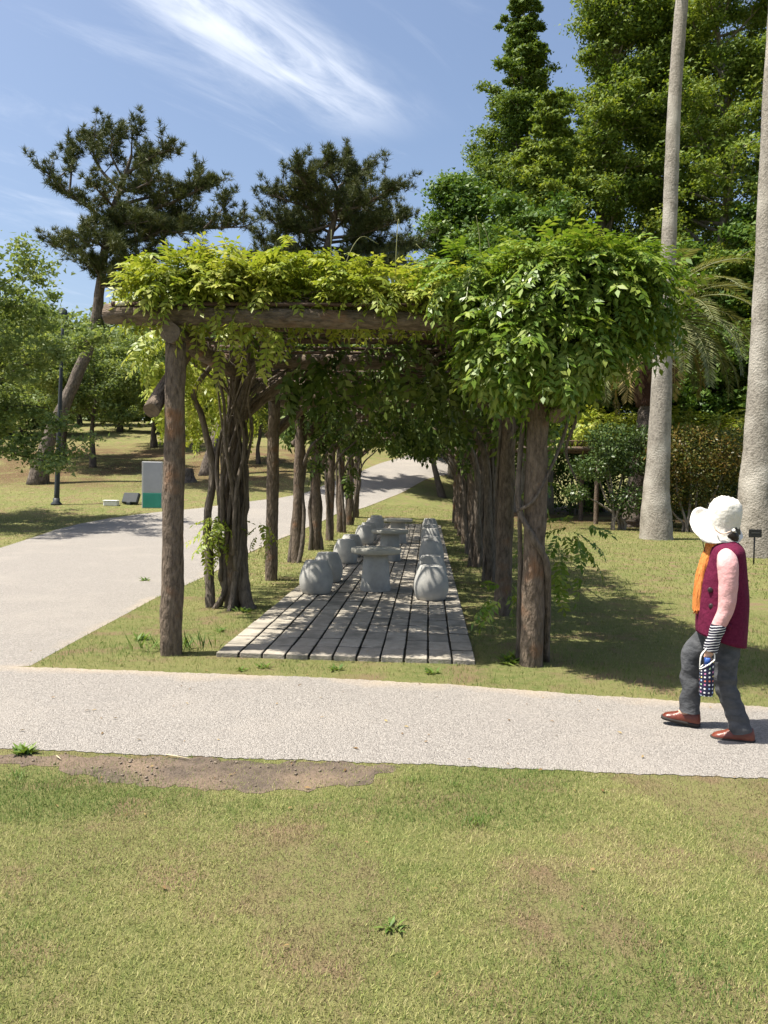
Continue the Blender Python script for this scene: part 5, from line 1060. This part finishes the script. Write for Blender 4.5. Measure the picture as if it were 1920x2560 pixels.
for px, py, s, n, k, lab in [(60, 1884, .09, 46, 0, 'leafy weed on the dark soil at the left end of the path edge'), (385, 1625, .20, 60, 1, 'long grass tuft at the foot of the front left post'), (355, 1600, .12, 26, 0, 'low weed just left of the front left post'), (475, 1625, .20, 60, 1, 'long green grass against the left front corner of the deck'), (600, 1676, .07, 16, 0, 'small weed in front of the left deck end'), (660, 1670, .08, 18, 0, 'small weed in front of the deck, second from its left end'), (840, 1676, .09, 22, 0, 'weed in front of the middle of the deck'), (1080, 1684, .09, 24, 0, 'weed in front of the right half of the deck'), (1270, 1657, .17, 34, 0, 'long-leaved weed left of the front right post'), (980, 2320, .055, 20, 0, 'lone weed in the middle of the foreground turf'), (1190, 2060, .06, 70, 1, 'dark grass tuft right of centre in the foreground turf'), (1040, 1955, .05, 50, 1, 'dry grass tuft by the right end of the bare soil'), (1135, 1965, .045, 40, 1, 'smaller dry grass tuft right of the bare soil'), (45, 1945, .06, 60, 1, 'dark grass tuft at the left edge below the bare soil'), (610, 1530, .13, 26, 0, 'weed at the foot of the twisted vine trunk'), (550, 1580, .09, 20, 0, 'low weed in the grass left of the deck'), (340, 1450, .10, 26, 0, 'wilted green sprig lying on the road')]:
    i += 1
    if 'sprig' in lab: px, py = 362, 1452
    weed(px, py, s, n, lab, k, i)
TWG = pmat('dry_twig', (.42, .36, .24), (.50, .43, .30), 30, .8)
for px, py, dx, lab in [(445, 1898, .16, 'pale dry twig lying across the soil beside the path'), (146, 1900, .05, 'short pale twig at the left end of the bare soil')]:
    b = gp(px, py); V, F = tube([(-dx*.5, .03, .014), (0, 0, .017), (dx*.5, -.02, .013)], [.004, .0035, .002], 8, 6, .1, 1); tag(obj('twig', mesh_np('twig', V, F, True), TWG, None, b), lab, 'twig')
# pebbles on the soil
rs = np.random.RandomState(5); mb = MB(); P = np.array(SOILP)
while mb.n < 150*8:
    x, y = rs.uniform(P[:, 0].min(), P[:, 0].max()), rs.uniform(P[:, 1].min(), P[:, 1].max())
    if not inpoly(np.array([x]), np.array([y]), SOILP)[0]: continue
    s = .0022+.007*rs.rand()**3; c = np.array([x, y, .008]); v = np.array([[sx*s, sy*s*.8, sz*s*.5] for sx in (-1, 1) for sy in (-1, 1) for sz in (-1, 1)])*rs.uniform(.6, 1.2, (8, 3)); a = rs.rand()*6; v[:, :2] = v[:, :2] @ np.array([[math.cos(a), -math.sin(a)], [math.sin(a), math.cos(a)]])
    mb.add(v+c, np.array([[0, 1, 3, 2], [4, 6, 7, 5], [0, 4, 5, 1], [2, 3, 7, 6], [0, 2, 6, 4], [1, 5, 7, 3]]))
tag(obj('gravel', mb.mesh('gravel'), pmat('pebble', (.12, .095, .07), (.27, .22, .17), 30, .9)), 'scattered small pebbles on the bare soil beside the path', 'gravel', None, 'stuff')
# fallen leaves blown over path and grass
rs = np.random.RandomState(15); n = 260; x = rs.uniform(-3, 4.5, n); y = rs.uniform(2.6, 10, n); k = ~inpoly(x, y, DECKP) | (rs.rand(n) < .6); x, y = x[k], y[k]; n = len(x); az = rs.uniform(0, 6.28, n)
V, F = diamonds(np.stack([x, y, np.where(inpoly(x, y, DECKP), .05, .012)], 1), np.stack([np.cos(az), np.sin(az), rs.uniform(-.05, .25, n)], 1), np.stack([rs.normal(0, .3, n), rs.normal(0, .3, n), np.ones(n)], 1), rs.uniform(.015, .05, n), rs.uniform(.008, .018, n))
tag(obj('fallen_leaves', mesh_np('fallen_leaves', V, F), leafmat('dead_leaf', (.10, .06, .03), (.22, .14, .06), (.36, .28, .12), .1)), 'small dry leaves scattered over the path, deck and grass', 'leaves', None, 'stuff')
nt_ = 0
for o_ in bpy.data.objects:
    if o_.type == 'MESH' and o_.data: nt_ += len(o_.data.loops)-2*len(o_.data.polygons)
print('CLUSTERS', tot, 'TRIS', nt_)
